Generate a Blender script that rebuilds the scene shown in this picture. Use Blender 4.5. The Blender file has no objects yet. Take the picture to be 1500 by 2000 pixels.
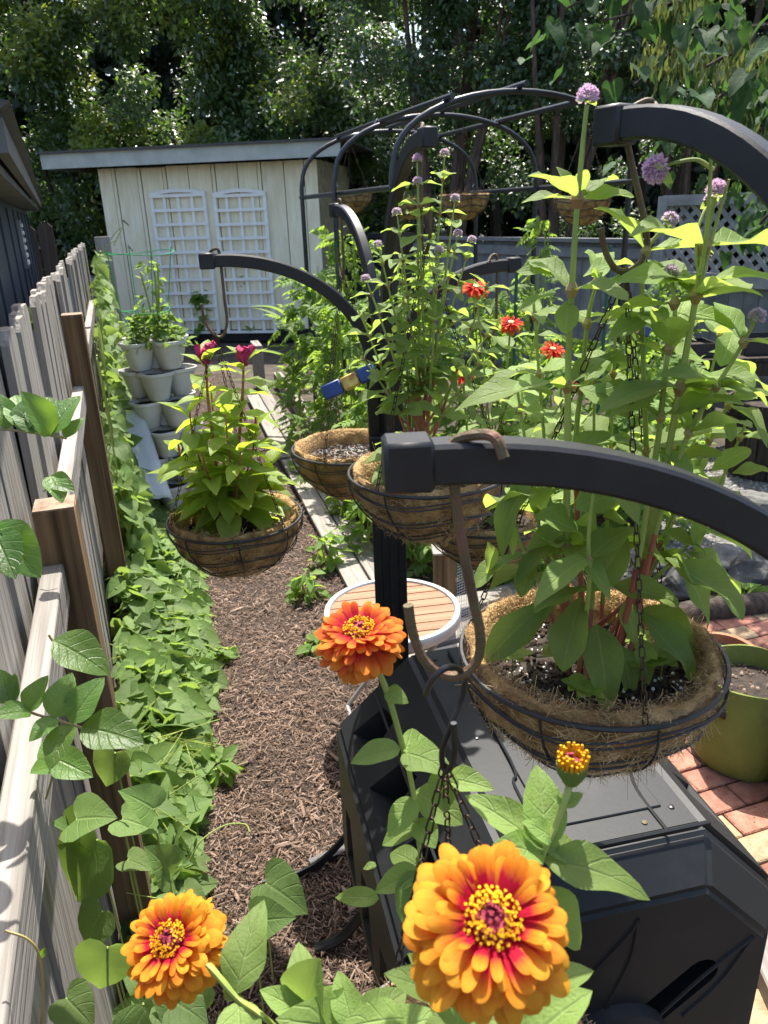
import bpy, bmesh, math, random
import numpy as np
from mathutils import Vector, Matrix, Euler
random.seed(7); RNG = np.random.default_rng(7)
scn = bpy.context.scene; COL = scn.collection
rad = math.radians
# ---------------------------------------------------------------- camera, sky, sun, exposure
CAM_H, PITCH, ROLL = 1.85, rad(21.5), rad(2.0)
vF = Vector((0, math.cos(PITCH), -math.sin(PITCH))); vU0 = Vector((0, math.sin(PITCH), math.cos(PITCH))); vR0 = Vector((1, 0, 0))
vR = vR0*math.cos(ROLL) - vU0*math.sin(ROLL); vU = vR0*math.sin(ROLL) + vU0*math.cos(ROLL)
CAM = Vector((0, 0, CAM_H))
cd = bpy.data.cameras.new('camera'); cam = bpy.data.objects.new('camera', cd); COL.objects.link(cam)
cam.matrix_world = Matrix(((vR.x, vU.x, -vF.x, 0), (vR.y, vU.y, -vF.y, 0), (vR.z, vU.z, -vF.z, CAM_H), (0, 0, 0, 1)))
cd.sensor_fit = 'HORIZONTAL'; cd.sensor_width = 26; cd.lens = 26; cd.clip_start = .02; cd.clip_end = 500
cd.dof.use_dof = True; cd.dof.focus_distance = 1.25; cd.dof.aperture_fstop = 13
scn.camera = cam
SUN_EL, SUN_AZ = 64.0, 4.0            # degrees; azimuth to the right of straight ahead
wd = bpy.data.worlds.new('World'); scn.world = wd; wd.use_nodes = True
wn = wd.node_tree.nodes; wl = wd.node_tree.links
sky = wn.new('ShaderNodeTexSky'); sky.sky_type = 'NISHITA'; sky.sun_disc = False
sky.sun_elevation = rad(SUN_EL); sky.sun_rotation = rad(SUN_AZ); sky.air_density = 1.0; sky.dust_density = 3.0
wl.new(sky.outputs[0], wn['Background'].inputs[0]); wn['Background'].inputs[1].default_value = .15
sd = bpy.data.lights.new('sun', 'SUN'); sd.energy = 5.0; sd.angle = rad(.53); sd.color = (1, .95, .86)
sun = bpy.data.objects.new('sun', sd); COL.objects.link(sun)
tos = Vector((math.sin(rad(SUN_AZ))*math.cos(rad(SUN_EL)), math.cos(rad(SUN_AZ))*math.cos(rad(SUN_EL)), math.sin(rad(SUN_EL))))
sun.rotation_euler = tos.to_track_quat('Z', 'Y').to_euler(); sun.location = (0, 6, 14)
scn.view_settings.view_transform = 'Standard'; scn.view_settings.look = 'None'
scn.view_settings.exposure = 1.2; scn.view_settings.gamma = 1
scn.render.engine = 'CYCLES'; scn.cycles.use_denoising = True
scn.cycles.max_bounces = 7; scn.cycles.transparent_max_bounces = 8
# ---------------------------------------------------------------- survey helpers: sight lines of the photograph -> places
def ray(x, y): return vF*1500 + vR*(x-750) + vU*(1000-y)
def P(x, y, Y): d = ray(x, y); return CAM + d*(Y/d.y)
def G(x, y, h=0.): d = ray(x, y); return CAM + d*((h-CAM_H)/d.z)
def D(x, y, z): return CAM + ray(x, y)*(z/1500)
# ---------------------------------------------------------------- objects
WM = {}
def link(o, parent=None, basis=None):
    COL.objects.link(o)
    if parent is not None:
        o.parent = parent; o.matrix_parent_inverse = WM[parent.name].inverted()
    if basis is not None: o.matrix_basis = basis
    WM[o.name] = basis.copy() if basis is not None else Matrix()
    return o
def thing(name, label, cat, loc=(0, 0, 0), rz=0., group=None):
    o = bpy.data.objects.new(name, None); o.empty_display_size = .1
    m = Matrix.Translation(loc) @ Matrix.Rotation(rz, 4, 'Z')
    COL.objects.link(o); o.location = loc; o.rotation_euler = (0, 0, rz); WM[o.name] = m
    return tag(o, label, cat, group)
def tag(o, label=None, cat=None, group=None, kind=None):
    if label: o['label'] = label
    if cat: o['category'] = cat
    if group: o['group'] = group
    if kind: o['kind'] = kind
    return o
class MB:
    """collects shapes for one mesh"""
    def __init__(s): s.v = []; s.f = []; s.uv = {}
    def add(s, vs, fs):
        n = len(s.v); s.v += [tuple(v) for v in vs]; s.f += [tuple(i+n for i in f) for f in fs]; return s
    def box(s, c, size, m=None, bev=0.):
        hx, hy, hz = size[0]/2, size[1]/2, size[2]/2
        if bev <= 0:
            vs = [Vector((x*hx, y*hy, z*hz)) for x in (-1, 1) for y in (-1, 1) for z in (-1, 1)]
            fs = [(0, 1, 3, 2), (4, 6, 7, 5), (0, 4, 5, 1), (2, 3, 7, 6), (0, 2, 6, 4), (1, 5, 7, 3)]
        else:
            bm = bmesh.new(); bmesh.ops.create_cube(bm, size=1)
            for v in bm.verts: v.co = Vector((v.co.x*size[0], v.co.y*size[1], v.co.z*size[2]))
            bmesh.ops.bevel(bm, geom=bm.edges[:], offset=bev, segments=1, affect='EDGES')
            bm.verts.index_update()
            vs = [v.co.copy() for v in bm.verts]; fs = [[v.index for v in f.verts] for f in bm.faces]; bm.free()
        if m is not None: vs = [m @ v for v in vs]
        c = Vector(c); return s.add([v+c for v in vs], fs)
    def tube(s, pts, r, n=8, closed=False, cap=True):
        pts = [Vector(p) for p in pts]; k = len(pts)
        rs = r if hasattr(r, '__len__') else [r]*k
        rings = []; prev = None
        for i, p in enumerate(pts):
            if closed: t = (pts[(i+1) % k]-pts[i-1])
            else: t = pts[min(i+1, k-1)]-pts[max(i-1, 0)]
            t.normalize()
            if prev is None:
                a = t.cross(Vector((0, 0, 1)));
                if a.length < .1: a = t.cross(Vector((1, 0, 0)))
                a.normalize()
            else:
                a = prev - t*prev.dot(t)
                if a.length < 1e-6: a = t.orthogonal()
                a.normalize()
            prev = a; b = t.cross(a)
            rings.append([p + (a*math.cos(2*math.pi*j/n)+b*math.sin(2*math.pi*j/n))*rs[i] for j in range(n)])
        vs = [v for q in rings for v in q]; fs = []
        for i in range(k if closed else k-1):
            i2 = (i+1) % k
            for j in range(n): fs.append((i*n+j, i*n+(j+1) % n, i2*n+(j+1) % n, i2*n+j))
        if cap and not closed: fs += [tuple(range(n))[::-1], tuple((k-1)*n+j for j in range(n))]
        return s.add(vs, fs)
    def lathe(s, prof, n=32, c=(0, 0, 0), wob=None):
        c = Vector(c); vs = []; fs = []; k = len(prof)
        for i, (r, z) in enumerate(prof):
            for j in range(n):
                a = 2*math.pi*j/n; w = wob(a, i) if wob else 1
                vs.append(c+Vector((math.cos(a)*r*w, math.sin(a)*r*w, z)))
        for i in range(k-1):
            for j in range(n): fs.append((i*n+j, i*n+(j+1) % n, (i+1)*n+(j+1) % n, (i+1)*n+j))
        return s.add(vs, fs)
    def sweep(s, pts, lat, prof):
        """profile (a along lat, b along normal) swept along pts with a fixed sideways axis"""
        pts = [Vector(p) for p in pts]; lat = Vector(lat).normalized(); k = len(pts); n = len(prof); vs = []; fs = []
        for i, p in enumerate(pts):
            t = (pts[min(i+1, k-1)]-pts[max(i-1, 0)]).normalized(); nn = lat.cross(t).normalized()
            vs += [p+lat*a+nn*b for a, b in prof]
        for i in range(k-1):
            for j in range(n): fs.append((i*n+j, i*n+(j+1) % n, (i+1)*n+(j+1) % n, (i+1)*n+j))
        fs += [tuple(range(n))[::-1], tuple((k-1)*n+j for j in range(n))]
        return s.add(vs, fs)
    def prism(s, poly, m, depth):
        n = len(poly); vs = [m @ Vector((x, y, 0)) for x, y in poly]+[m @ Vector((x, y, depth)) for x, y in poly]
        fs = [tuple(range(n))[::-1], tuple(range(n, 2*n))]+[(i, (i+1) % n, n+(i+1) % n, n+i) for i in range(n)]
        return s.add(vs, fs)
    def mesh(s, name, mat=None, smooth=False, fixn=True):
        me = bpy.data.meshes.new(name); me.from_pydata(s.v, [], s.f)
        if fixn:
            bm = bmesh.new(); bm.from_mesh(me); bmesh.ops.recalc_face_normals(bm, faces=bm.faces); bm.to_mesh(me); bm.free()
        if mat: me.materials.append(mat)
        if smooth:
            me.polygons.foreach_set('use_smooth', [True]*len(me.polygons))
            if smooth != 'all': me.set_sharp_from_angle(angle=rad(40))
        return me
    def build(s, name, mat, parent=None, smooth=False, basis=None):
        return link(bpy.data.objects.new(name, s.mesh(name, mat, smooth)), parent, basis)
def ob(name, me, parent=None, basis=None): return link(bpy.data.objects.new(name, me), parent, basis)
def npmesh(name, V, F, mat, UV=None, rnd=None, smooth=True):
    """V (n,3), F (m,k) uniform polygons; UV per vertex, rnd per vertex"""
    me = bpy.data.meshes.new(name); n, k = F.shape
    me.vertices.add(len(V)); me.vertices.foreach_set('co', V.astype(np.float32).ravel())
    me.loops.add(n*k); me.loops.foreach_set('vertex_index', F.astype(np.int32).ravel())
    me.polygons.add(n); me.polygons.foreach_set('loop_start', np.arange(0, n*k, k, dtype=np.int32))
    me.update(calc_edges=True)
    if UV is not None:
        u = me.uv_layers.new(name='UVMap'); u.data.foreach_set('uv', UV[F.ravel()].astype(np.float32).ravel())
    if rnd is not None:
        a = me.attributes.new('rnd', 'FLOAT', 'POINT'); a.data.foreach_set('value', rnd.astype(np.float32))
    if smooth: me.polygons.foreach_set('use_smooth', np.ones(n, dtype=bool))
    me.materials.append(mat); return me
def scatter(name, tpl, pos, ax, ay, az, mat, scale=None, smooth=True):
    """many copies of a small template joined: tpl=(V,F,UV); ax, ay, az (M,3) = images of the template axes"""
    V, F, UV = tpl; Mn = len(pos)
    W = V[None, :, 0:1]*ax[:, None, :]+V[None, :, 1:2]*ay[:, None, :]+V[None, :, 2:3]*az[:, None, :]
    if scale is not None: W = W*scale[:, None, None]
    W = W+pos[:, None, :]
    FF = F[None]+(np.arange(Mn)*len(V))[:, None, None]
    r = np.repeat(RNG.random(Mn), len(V))
    return npmesh(name, W.reshape(-1, 3), FF.reshape(-1, F.shape[1]), mat, np.tile(UV, (Mn, 1)) if UV is not None else None, r, smooth)
def nrm(a): return a/np.maximum(np.linalg.norm(a, axis=1, keepdims=True), 1e-9)
def frames(dirs, ups):
    """leaf frames: y along dirs, z near ups"""
    y = nrm(dirs); x = nrm(np.cross(y, ups)); z = np.cross(x, y); return x, y, z
# ---------------------------------------------------------------- materials
def newmat(name):
    m = bpy.data.materials.new(name); m.use_nodes = True; nt = m.node_tree
    b = nt.nodes['Principled BSDF']; return m, nt.nodes, nt.links, b
def lin(h):
    c = [int(h[i:i+2], 16)/255 for i in (0, 2, 4)]
    return tuple(((x/12.92) if x <= .04045 else ((x+.055)/1.055)**2.4) for x in c)+(1,)
def c4(c): return lin(c) if isinstance(c, str) else (tuple(c)+(1,))[:4]
def mat(name, c1, c2=None, scale=8., rough=.6, bump=0., bscale=None, stretch=(1, 1, 1), rnd=0., metal=0., spec=.5, detail=6., c3=None, off=True, lo=.35, hi=.65):
    m, N, L, b = newmat(name)
    tc = N.new('ShaderNodeTexCoord'); mp = N.new('ShaderNodeMapping'); mp.inputs['Scale'].default_value = stretch
    L.new(tc.outputs['Object'], mp.inputs['Vector']); oi = N.new('ShaderNodeObjectInfo')
    if off:
        ml = N.new('ShaderNodeMath'); ml.operation = 'MULTIPLY'; ml.inputs[1].default_value = 37.
        L.new(oi.outputs['Random'], ml.inputs[0]); L.new(ml.outputs[0], mp.inputs['Location'])
    nz = N.new('ShaderNodeTexNoise'); nz.inputs['Scale'].default_value = scale; nz.inputs['Detail'].default_value = detail
    L.new(mp.outputs[0], nz.inputs['Vector'])
    cr = N.new('ShaderNodeValToRGB'); e = cr.color_ramp.elements
    e[0].position = lo; e[1].position = hi; e[0].color = c4(c1); e[1].color = c4(c2 or c1)
    if c3: x = e.new((lo+hi)/2); x.color = c4(c3)
    L.new(nz.outputs[0], cr.inputs[0]); out = cr.outputs[0]
    if rnd:
        hs = N.new('ShaderNodeHueSaturation'); mr = N.new('ShaderNodeMapRange')
        mr.inputs[3].default_value = 1-rnd; mr.inputs[4].default_value = 1+rnd
        L.new(oi.outputs['Random'], mr.inputs[0]); L.new(mr.outputs[0], hs.inputs['Value']); L.new(out, hs.inputs['Color']); out = hs.outputs[0]
    L.new(out, b.inputs['Base Color']); b.inputs['Roughness'].default_value = rough; b.inputs['Metallic'].default_value = metal
    b.inputs['Specular IOR Level'].default_value = spec
    if bump:
        n2 = N.new('ShaderNodeTexNoise'); n2.inputs['Scale'].default_value = bscale or scale*2; n2.inputs['Detail'].default_value = 8
        L.new(mp.outputs[0], n2.inputs['Vector'])
        bp = N.new('ShaderNodeBump'); bp.inputs['Strength'].default_value = bump; bp.inputs['Distance'].default_value = .01
        L.new(n2.outputs[0], bp.inputs['Height']); L.new(bp.outputs[0], b.inputs['Normal'])
    return m
def leafmat(name, c1, c2, tcol, trans=.4, rough=.45, veins=7., vein=(.3, .4, .12), vs=.35, spec=.4, rv=.35, blotch=.5):
    """c1..c2 blade colours, light coming through tinted tcol; UV: u across (midrib at .5), v along"""
    m, N, L, b = newmat(name)
    def mth(op, a, bb=None, cc=None):
        n = N.new('ShaderNodeMath'); n.operation = op
        for i, x in enumerate((a, bb, cc)):
            if x is None: continue
            if isinstance(x, (int, float)): n.inputs[i].default_value = x
            else: L.new(x, n.inputs[i])
        return n.outputs[0]
    uv = N.new('ShaderNodeUVMap'); sp = N.new('ShaderNodeSeparateXYZ'); L.new(uv.outputs[0], sp.inputs[0])
    oi = N.new('ShaderNodeObjectInfo'); at = N.new('ShaderNodeAttribute'); at.attribute_name = 'rnd'
    rn = mth('FRACT', mth('ADD', oi.outputs['Random'], at.outputs['Fac']))
    du = mth('MULTIPLY', mth('ABSOLUTE', mth('SUBTRACT', sp.outputs[0], .5)), 2.)
    mid = mth('SUBTRACT', 1., mth('SMOOTH_MIN', mth('DIVIDE', du, .09), 1., .2)); mid = mth('MAXIMUM', mid, 0.)
    fr = mth('ABSOLUTE', mth('SUBTRACT', mth('FRACT', mth('MULTIPLY', mth('SUBTRACT', sp.outputs[1], mth('MULTIPLY', du, .28)), veins)), .5))
    vv = mth('MAXIMUM', mth('SUBTRACT', 1., mth('DIVIDE', fr, .09)), 0.)
    vm = mth('MINIMUM', mth('ADD', mid, mth('MULTIPLY', vv, .45)), 1.)
    tc = N.new('ShaderNodeTexCoord'); nz = N.new('ShaderNodeTexNoise'); nz.inputs['Scale'].default_value = 28.; nz.inputs['Detail'].default_value = 4
    L.new(tc.outputs['Object'], nz.inputs['Vector'])
    f = mth('ADD', mth('MULTIPLY', rn, 1-blotch), mth('MULTIPLY', nz.outputs[0], blotch))
    mx = N.new('ShaderNodeMix'); mx.data_type = 'RGBA'; L.new(f, mx.inputs[0]); mx.inputs[6].default_value = c4(c1); mx.inputs[7].default_value = c4(c2)
    mv = N.new('ShaderNodeMix'); mv.data_type = 'RGBA'; L.new(mth('MULTIPLY', vm, vs), mv.inputs[0]); L.new(mx.outputs[2], mv.inputs[6]); mv.inputs[7].default_value = c4(vein)
    hs = N.new('ShaderNodeHueSaturation'); mr = N.new('ShaderNodeMapRange'); mr.inputs[3].default_value = 1-rv; mr.inputs[4].default_value = 1+rv
    L.new(mth('FRACT', mth('MULTIPLY', rn, 7.31)), mr.inputs[0]); L.new(mr.outputs[0], hs.inputs['Value']); L.new(mv.outputs[2], hs.inputs['Color'])
    n9 = N.new('ShaderNodeTexNoise'); n9.inputs['Scale'].default_value = 9.; n9.inputs['Detail'].default_value = 3; va = N.new('ShaderNodeVectorMath'); va.operation = 'MULTIPLY_ADD'; va.inputs[1].default_value = (1, 1, 1)
    L.new(uv.outputs[0], va.inputs[0]); cx3 = N.new('ShaderNodeCombineXYZ'); r9 = mth('MULTIPLY', rn, 61.); L.new(r9, cx3.inputs[0]); L.new(r9, cx3.inputs[1]); L.new(cx3.outputs[0], va.inputs[2]); L.new(va.outputs[0], n9.inputs['Vector'])
    sp9 = mth('MINIMUM', mth('MULTIPLY', mth('MAXIMUM', mth('SUBTRACT', n9.outputs[0], .69), 0.), 30.), .85)   # little brown blemishes
    mb = N.new('ShaderNodeMix'); mb.data_type = 'RGBA'; L.new(sp9, mb.inputs[0]); L.new(hs.outputs[0], mb.inputs[6]); mb.inputs[7].default_value = (.16, .10, .035, 1)
    L.new(mb.outputs[2], b.inputs['Base Color']); b.inputs['Roughness'].default_value = rough; b.inputs['Specular IOR Level'].default_value = spec
    bp = N.new('ShaderNodeBump'); bp.inputs['Strength'].default_value = .5; bp.inputs['Distance'].default_value = .003; bp.invert = True
    L.new(mth('ADD', vm, mth('MULTIPLY', nz.outputs[0], .6)), bp.inputs['Height']); L.new(bp.outputs[0], b.inputs['Normal'])
    tr = N.new('ShaderNodeBsdfTranslucent'); tr.inputs[0].default_value = c4(tcol)
    ms = N.new('ShaderNodeMixShader'); ms.inputs[0].default_value = trans
    L.new(b.outputs[0], ms.inputs[1]); L.new(tr.outputs[0], ms.inputs[2]); L.new(ms.outputs[0], N['Material Output'].inputs[0])
    return m
def wood(name, c1, c2, axis='z', c3=None, rough=.8, rnd=.12, bump=.5, fine=70., long=2.2):
    st = {'x': (long, fine, fine), 'y': (fine, long, fine), 'z': (fine, fine, long)}[axis]
    return mat(name, c1, c2, 1., rough, bump, 1.4, st, rnd, spec=.25, c3=c3, lo=.3, hi=.7)
MT = {}
MT['soil'] = mat('soil', (.018, .013, .01), (.05, .036, .026), 30, .95, .8, 90)
MT['earth'] = mat('earth', (.03, .024, .016), (.075, .058, .04), 6, .95, .8, 40)
MT['mulchbase'] = mat('mulch_base', (.02, .013, .009), (.06, .04, .03), 40, .95, 1., 120)
MT['black'] = mat('black_steel', (.008, .0085, .01), (.014, .015, .017), 20, .45, .03, 260, spec=.4)
MT['wire'] = mat('black_wire', (.012, .012, .014), (.02, .02, .022), 20, .45)
MT['cham'] = mat('dark_chain', (.03, .02, .014), (.07, .04, .025), 60, .5, metal=.6)
MT['rust'] = mat('rusted_rod', (.09, .05, .028), (.16, .075, .045), 40, .65, .3, 200, metal=.25, c3=(.1, .08, .035))
MT['steel'] = mat('hook_steel', (.03, .03, .033), (.06, .06, .065), 40, .35, metal=.8)
MT['coir'] = mat('coir', (.19, .105, .038), (.46, .30, .13), 26, .95, 1., 160, c3=(.33, .2, .078))
MT['fiber'] = mat('coir_fibre', (.30, .19, .08), (.58, .42, .22), 30, .9)
MT['galv'] = mat('galvanised', (.45, .46, .48), (.6, .61, .62), 30, .35, metal=.9)
MT['pipe'] = mat('black_pipe', (.012, .014, .018), (.02, .022, .028), 10, .3, spec=.55)
MT['plast'] = mat('composter_plastic', (.013, .0145, .016), (.028, .028, .028), 14, .46, .02, 120, spec=.28, c3=(.014, .0155, .017), lo=.3, hi=.85)
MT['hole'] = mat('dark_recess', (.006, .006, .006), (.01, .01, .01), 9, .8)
MT['grey'] = wood('weathered_wood', (.17, .15, .132), (.35, .33, .305), 'z', (.27, .25, .225))
MT['greyx'] = wood('weathered_wood_rail', (.16, .146, .128), (.31, .296, .277), 'x', (.245, .228, .207))
MT['brown'] = wood('brown_post_wood', (.06, .036, .018), (.24, .155, .085), 'z', (.15, .095, .05), long=1.5, fine=45)
MT['end'] = mat('end_grain', (.16, .10, .06), (.33, .24, .17), 30, .8, .4, 120)
MT['plank'] = wood('ground_plank_wood', (.14, .125, .105), (.30, .275, .24), 'y', (.22, .2, .175))
MT['cream'] = mat('cream_paint', (.76, .69, .48), (.87, .82, .63), 3, .65, .25, 40, (6, 6, 1), .05, c3=(.82, .76, .55))
MT['creamgap'] = mat('cream_groove', (.32, .28, .16), (.5, .45, .28), 9, .8)
MT['fascia'] = mat('grey_green_paint', (.36, .39, .35), (.46, .49, .45), 5, .6, .2, 50)
MT['white'] = mat('white_paint', (.80, .80, .78), (.86, .86, .84), 9, .5, rnd=.03)
MT['navy'] = mat('slate_blue_paint', (.022, .035, .055), (.035, .052, .075), 5, .6, .15, 40)
MT['shingle'] = mat('roof_shingle', (.05, .05, .05), (.1, .1, .1), 60, .9, .5, 150)
MT['soffit'] = mat('soffit_paint', (.085, .088, .085), (.12, .122, .115), 5, .7)
MT['pot'] = mat('planter_plastic', (.54, .54, .51), (.64, .64, .61), 6, .5, rnd=.05)
MT['terra'] = mat('terracotta', (.28, .10, .05), (.42, .17, .08), 12, .8, .3, 60)
MT['cage'] = mat('green_cage_wire', (.03, .28, .08), (.05, .36, .12), 9, .45)
MT['stake'] = mat('green_stake', (.012, .06, .04), (.02, .09, .06), 20, .4)
MT['brick'] = mat('brick_clay', (.19, .08, .052), (.33, .155, .105), 22, .9, .6, 120, rnd=.25, c3=(.27, .115, .078))
MT['bricktan'] = mat('brick_tan', (.25, .17, .095), (.36, .26, .16), 22, .9, .6, 120, rnd=.12)
MT['sand'] = mat('joint_sand', (.05, .04, .03), (.12, .095, .07), 40, .95, .8, 200)
MT['bag'] = mat('grow_bag_felt', (.06, .065, .02), (.19, .22, .05), 5, .95, .6, 300, c3=(.15, .18, .035), lo=.28, hi=.6)
MT['stone'] = mat('rock', (.05, .048, .045), (.16, .155, .145), 7, .9, .8, 30, rnd=.2)
MT['gravel'] = mat('gravel', (.1, .095, .09), (.24, .23, .21), 12, .9, rnd=.2)
MT['alum'] = mat('brushed_aluminium', (.42, .42, .42), (.52, .52, .52), 20, .4, metal=.6)
MT['tslat'] = wood('table_slat', (.20, .10, .052), (.31, .17, .095), 'x', (.255, .135, .075), rough=.55, rnd=.08)
MT['barrel'] = wood('barrel_stave', (.02, .015, .012), (.07, .055, .045), 'z', rough=.8, rnd=.2)
MT['blue'] = mat('blue_strap', (.01, .035, .16), (.02, .06, .24), 20, .5)
MT['label'] = mat('strap_label', (.35, .17, .03), (.6, .5, .12), 45, .4, c3=(.55, .33, .05))
MT['bark'] = mat('bark', (.025, .018, .014), (.075, .055, .042), 12, .95, .8, 50, (3, 3, .6))
MT['barkred'] = mat('smooth_bark', (.05, .03, .022), (.13, .085, .06), 6, .8, .4, 30, (4, 4, .8))
MT['lattice'] = mat('lattice_paint', (.2, .205, .205), (.29, .295, .295), 9, .65, rnd=.08)
MT['gfence'] = mat('shaded_grey_fence_paint', (.12, .13, .135), (.19, .2, .205), 7, .7, rnd=.1)  # grey paint darkened: shade from the trees is put into the colour
MT['darkshaded'] = wood('dark_shaded_wood', (.02, .015, .012), (.06, .045, .035), 'z')
MT['car'] = mat('car_paint', (.5, .51, .53), (.55, .56, .58), 4, .25, spec=.6)
MT['cardk'] = mat('dark_car_paint', (.02, .022, .026), (.03, .032, .036), 4, .2, spec=.6)
MT['glass'] = mat('dark_glass', (.01, .012, .015), (.015, .018, .02), 4, .06, spec=.7)
MT['tyre'] = mat('tyre_rubber', (.012, .012, .012), (.02, .02, .02), 20, .85)
MT['perl'] = mat('perlite', (.6, .58, .52), (.75, .73, .68), 30, .9)
MT['stemg'] = mat('green_stem', (.19, .26, .05), (.30, .36, .08), 12, .5, c3=(.25, .31, .06))
MT['stemr'] = mat('red_stem', (.26, .06, .045), (.44, .19, .10), 9, .5, c3=(.36, .11, .07))
MT['stemt'] = mat('pinkish_stem', (.22, .12, .05), (.30, .26, .08), 9, .5)
MT['twig'] = mat('dry_twig', (.07, .045, .03), (.13, .09, .06), 20, .9)
MT['yel'] = mat('yellow_floret', (.52, .22, .008), (.68, .37, .015), 60, .9, spec=.08)
MT['crim'] = mat('crimson_disc', (.20, .01, .03), (.36, .03, .06), 90, .7, .5, 300)
MT['mag'] = mat('magenta_crest', (.36, .01, .07), (.55, .03, .14), 60, .75, .6, 200)
MT['hook_y'] = mat('feeder_plastic', (.5, .3, .04), (.6, .38, .06), 9, .3)
# leaves
MT['Lamar'] = leafmat('amaranth_leaf', (.11, .18, .045), (.185, .255, .07), (.46, .62, .10), .45, .58, 6., (.40, .50, .2), .5, .25)
MT['Lzin'] = leafmat('zinnia_leaf', (.13, .21, .05), (.20, .285, .08), (.45, .62, .11), .4, .58, 4., (.42, .52, .22), .3, .25)
MT['Lcel'] = leafmat('celosia_leaf', (.14, .22, .03), (.23, .31, .045), (.60, .78, .06), .45, .5, 9., (.38, .45, .12), .35)
MT['Lvine'] = leafmat('vine_leaf', (.07, .135, .035), (.15, .215, .065), (.36, .53, .09), .36, .62, 5., (.24, .32, .12), .3, .25)
MT['Lyel'] = leafmat('yellowing_leaf', (.24, .24, .04), (.34, .30, .06), (.6, .6, .1), .35, .6, 5., (.4, .38, .15), .3, .25)
MT['Ltrump'] = leafmat('trumpet_vine_leaf', (.055, .125, .03), (.11, .19, .045), (.34, .58, .05), .38, .4, 6., (.24, .32, .12), .3)
MT['Ltom'] = leafmat('tomato_leaf', (.08, .15, .035), (.15, .23, .055), (.40, .60, .07), .4, .6, 4., (.2, .3, .1), .2, .25)
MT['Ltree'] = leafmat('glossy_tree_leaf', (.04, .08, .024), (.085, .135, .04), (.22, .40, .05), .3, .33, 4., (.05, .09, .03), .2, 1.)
MT['Ltreey'] = leafmat('new_growth_leaf', (.10, .15, .025), (.18, .23, .04), (.4, .5, .06), .3, .4, 4., (.1, .14, .04), .2)
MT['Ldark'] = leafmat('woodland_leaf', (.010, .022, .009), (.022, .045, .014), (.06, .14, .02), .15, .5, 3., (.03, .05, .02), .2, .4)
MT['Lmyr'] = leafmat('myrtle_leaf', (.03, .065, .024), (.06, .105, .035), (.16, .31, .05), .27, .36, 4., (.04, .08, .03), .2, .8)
MT['Lred'] = leafmat('redbud_leaf', (.018, .048, .022), (.038, .08, .032), (.12, .26, .05), .28, .7, 5., (.07, .12, .05), .3, .15)
MT['pod'] = leafmat('seed_pod', (.09, .12, .03), (.15, .17, .05), (.3, .36, .08), .25, .5, 2., (.15, .16, .06), .2)
def petalmat(name, base, tip, edge, b0=.1, b1=.5):
    m, N, L, b = newmat(name)
    uv = N.new('ShaderNodeUVMap'); sp = N.new('ShaderNodeSeparateXYZ'); L.new(uv.outputs[0], sp.inputs[0])
    nz = N.new('ShaderNodeTexNoise'); nz.inputs['Scale'].default_value = 5.; L.new(uv.outputs[0], nz.inputs['Vector'])
    oi = N.new('ShaderNodeObjectInfo')
    ad = N.new('ShaderNodeMath'); ad.operation = 'MULTIPLY_ADD'; ad.inputs[1].default_value = .35; L.new(oi.outputs['Random'], ad.inputs[0]); L.new(sp.outputs[1], ad.inputs[2])
    a2 = N.new('ShaderNodeMath'); a2.operation = 'MULTIPLY_ADD'; a2.inputs[1].default_value = .25; L.new(nz.outputs[0], a2.inputs[0]); L.new(ad.outputs[0], a2.inputs[2])
    sb = N.new('ShaderNodeMath'); sb.operation = 'SUBTRACT'; sb.inputs[1].default_value = .29; L.new(a2.outputs[0], sb.inputs[0])
    cr = N.new('ShaderNodeValToRGB'); e = cr.color_ramp.elements
    e[0].position = b0; e[0].color = c4(base); e[1].position = b1; e[1].color = c4(tip); x = e.new(.97); x.color = c4(edge)
    L.new(sb.outputs[0], cr.inputs[0]); L.new(cr.outputs[0], b.inputs['Base Color']); b.inputs['Roughness'].default_value = .6; b.inputs['Specular IOR Level'].default_value = .2
    mp = N.new('ShaderNodeMapping'); mp.inputs['Scale'].default_value = (26, 1.2, 1); L.new(uv.outputs[0], mp.inputs[0]); n3 = N.new('ShaderNodeTexNoise'); n3.inputs['Scale'].default_value = 1.; n3.inputs['Detail'].default_value = 3; L.new(mp.outputs[0], n3.inputs['Vector'])
    bp = N.new('ShaderNodeBump'); bp.inputs['Strength'].default_value = .7; bp.inputs['Distance'].default_value = .0015; L.new(n3.outputs[0], bp.inputs['Height']); L.new(bp.outputs[0], b.inputs['Normal'])
    hv = N.new('ShaderNodeHueSaturation'); m3 = N.new('ShaderNodeMapRange'); m3.inputs[1].default_value = .25; m3.inputs[2].default_value = .75; m3.inputs[3].default_value = .78; m3.inputs[4].default_value = 1.12; L.new(n3.outputs[0], m3.inputs[0]); L.new(m3.outputs[0], hv.inputs['Value']); L.new(cr.outputs[0], hv.inputs['Color']); L.new(hv.outputs[0], b.inputs['Base Color'])
    tr = N.new('ShaderNodeBsdfTranslucent'); L.new(cr.outputs[0], tr.inputs[0]); ms = N.new('ShaderNodeMixShader'); ms.inputs[0].default_value = .4
    L.new(b.outputs[0], ms.inputs[1]); L.new(tr.outputs[0], ms.inputs[2]); L.new(ms.outputs[0], N['Material Output'].inputs[0]); return m
MT['Porange'] = petalmat('orange_petal', (.56, .008, .04), (.74, .21, .014), (.82, .38, .03), .40, .64)
MT['Pcoral'] = petalmat('coral_petal', (.54, .015, .04), (.70, .12, .02), (.78, .26, .03), .36, .74)
MT['Pred'] = petalmat('red_petal', (.50, .012, .01), (.68, .03, .012), (.74, .16, .02), .1, .6)
MT['Ppink'] = petalmat('pink_bract', (.84, .74, .82), (.78, .52, .71), (.82, .62, .78), .1, .6)
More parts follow.
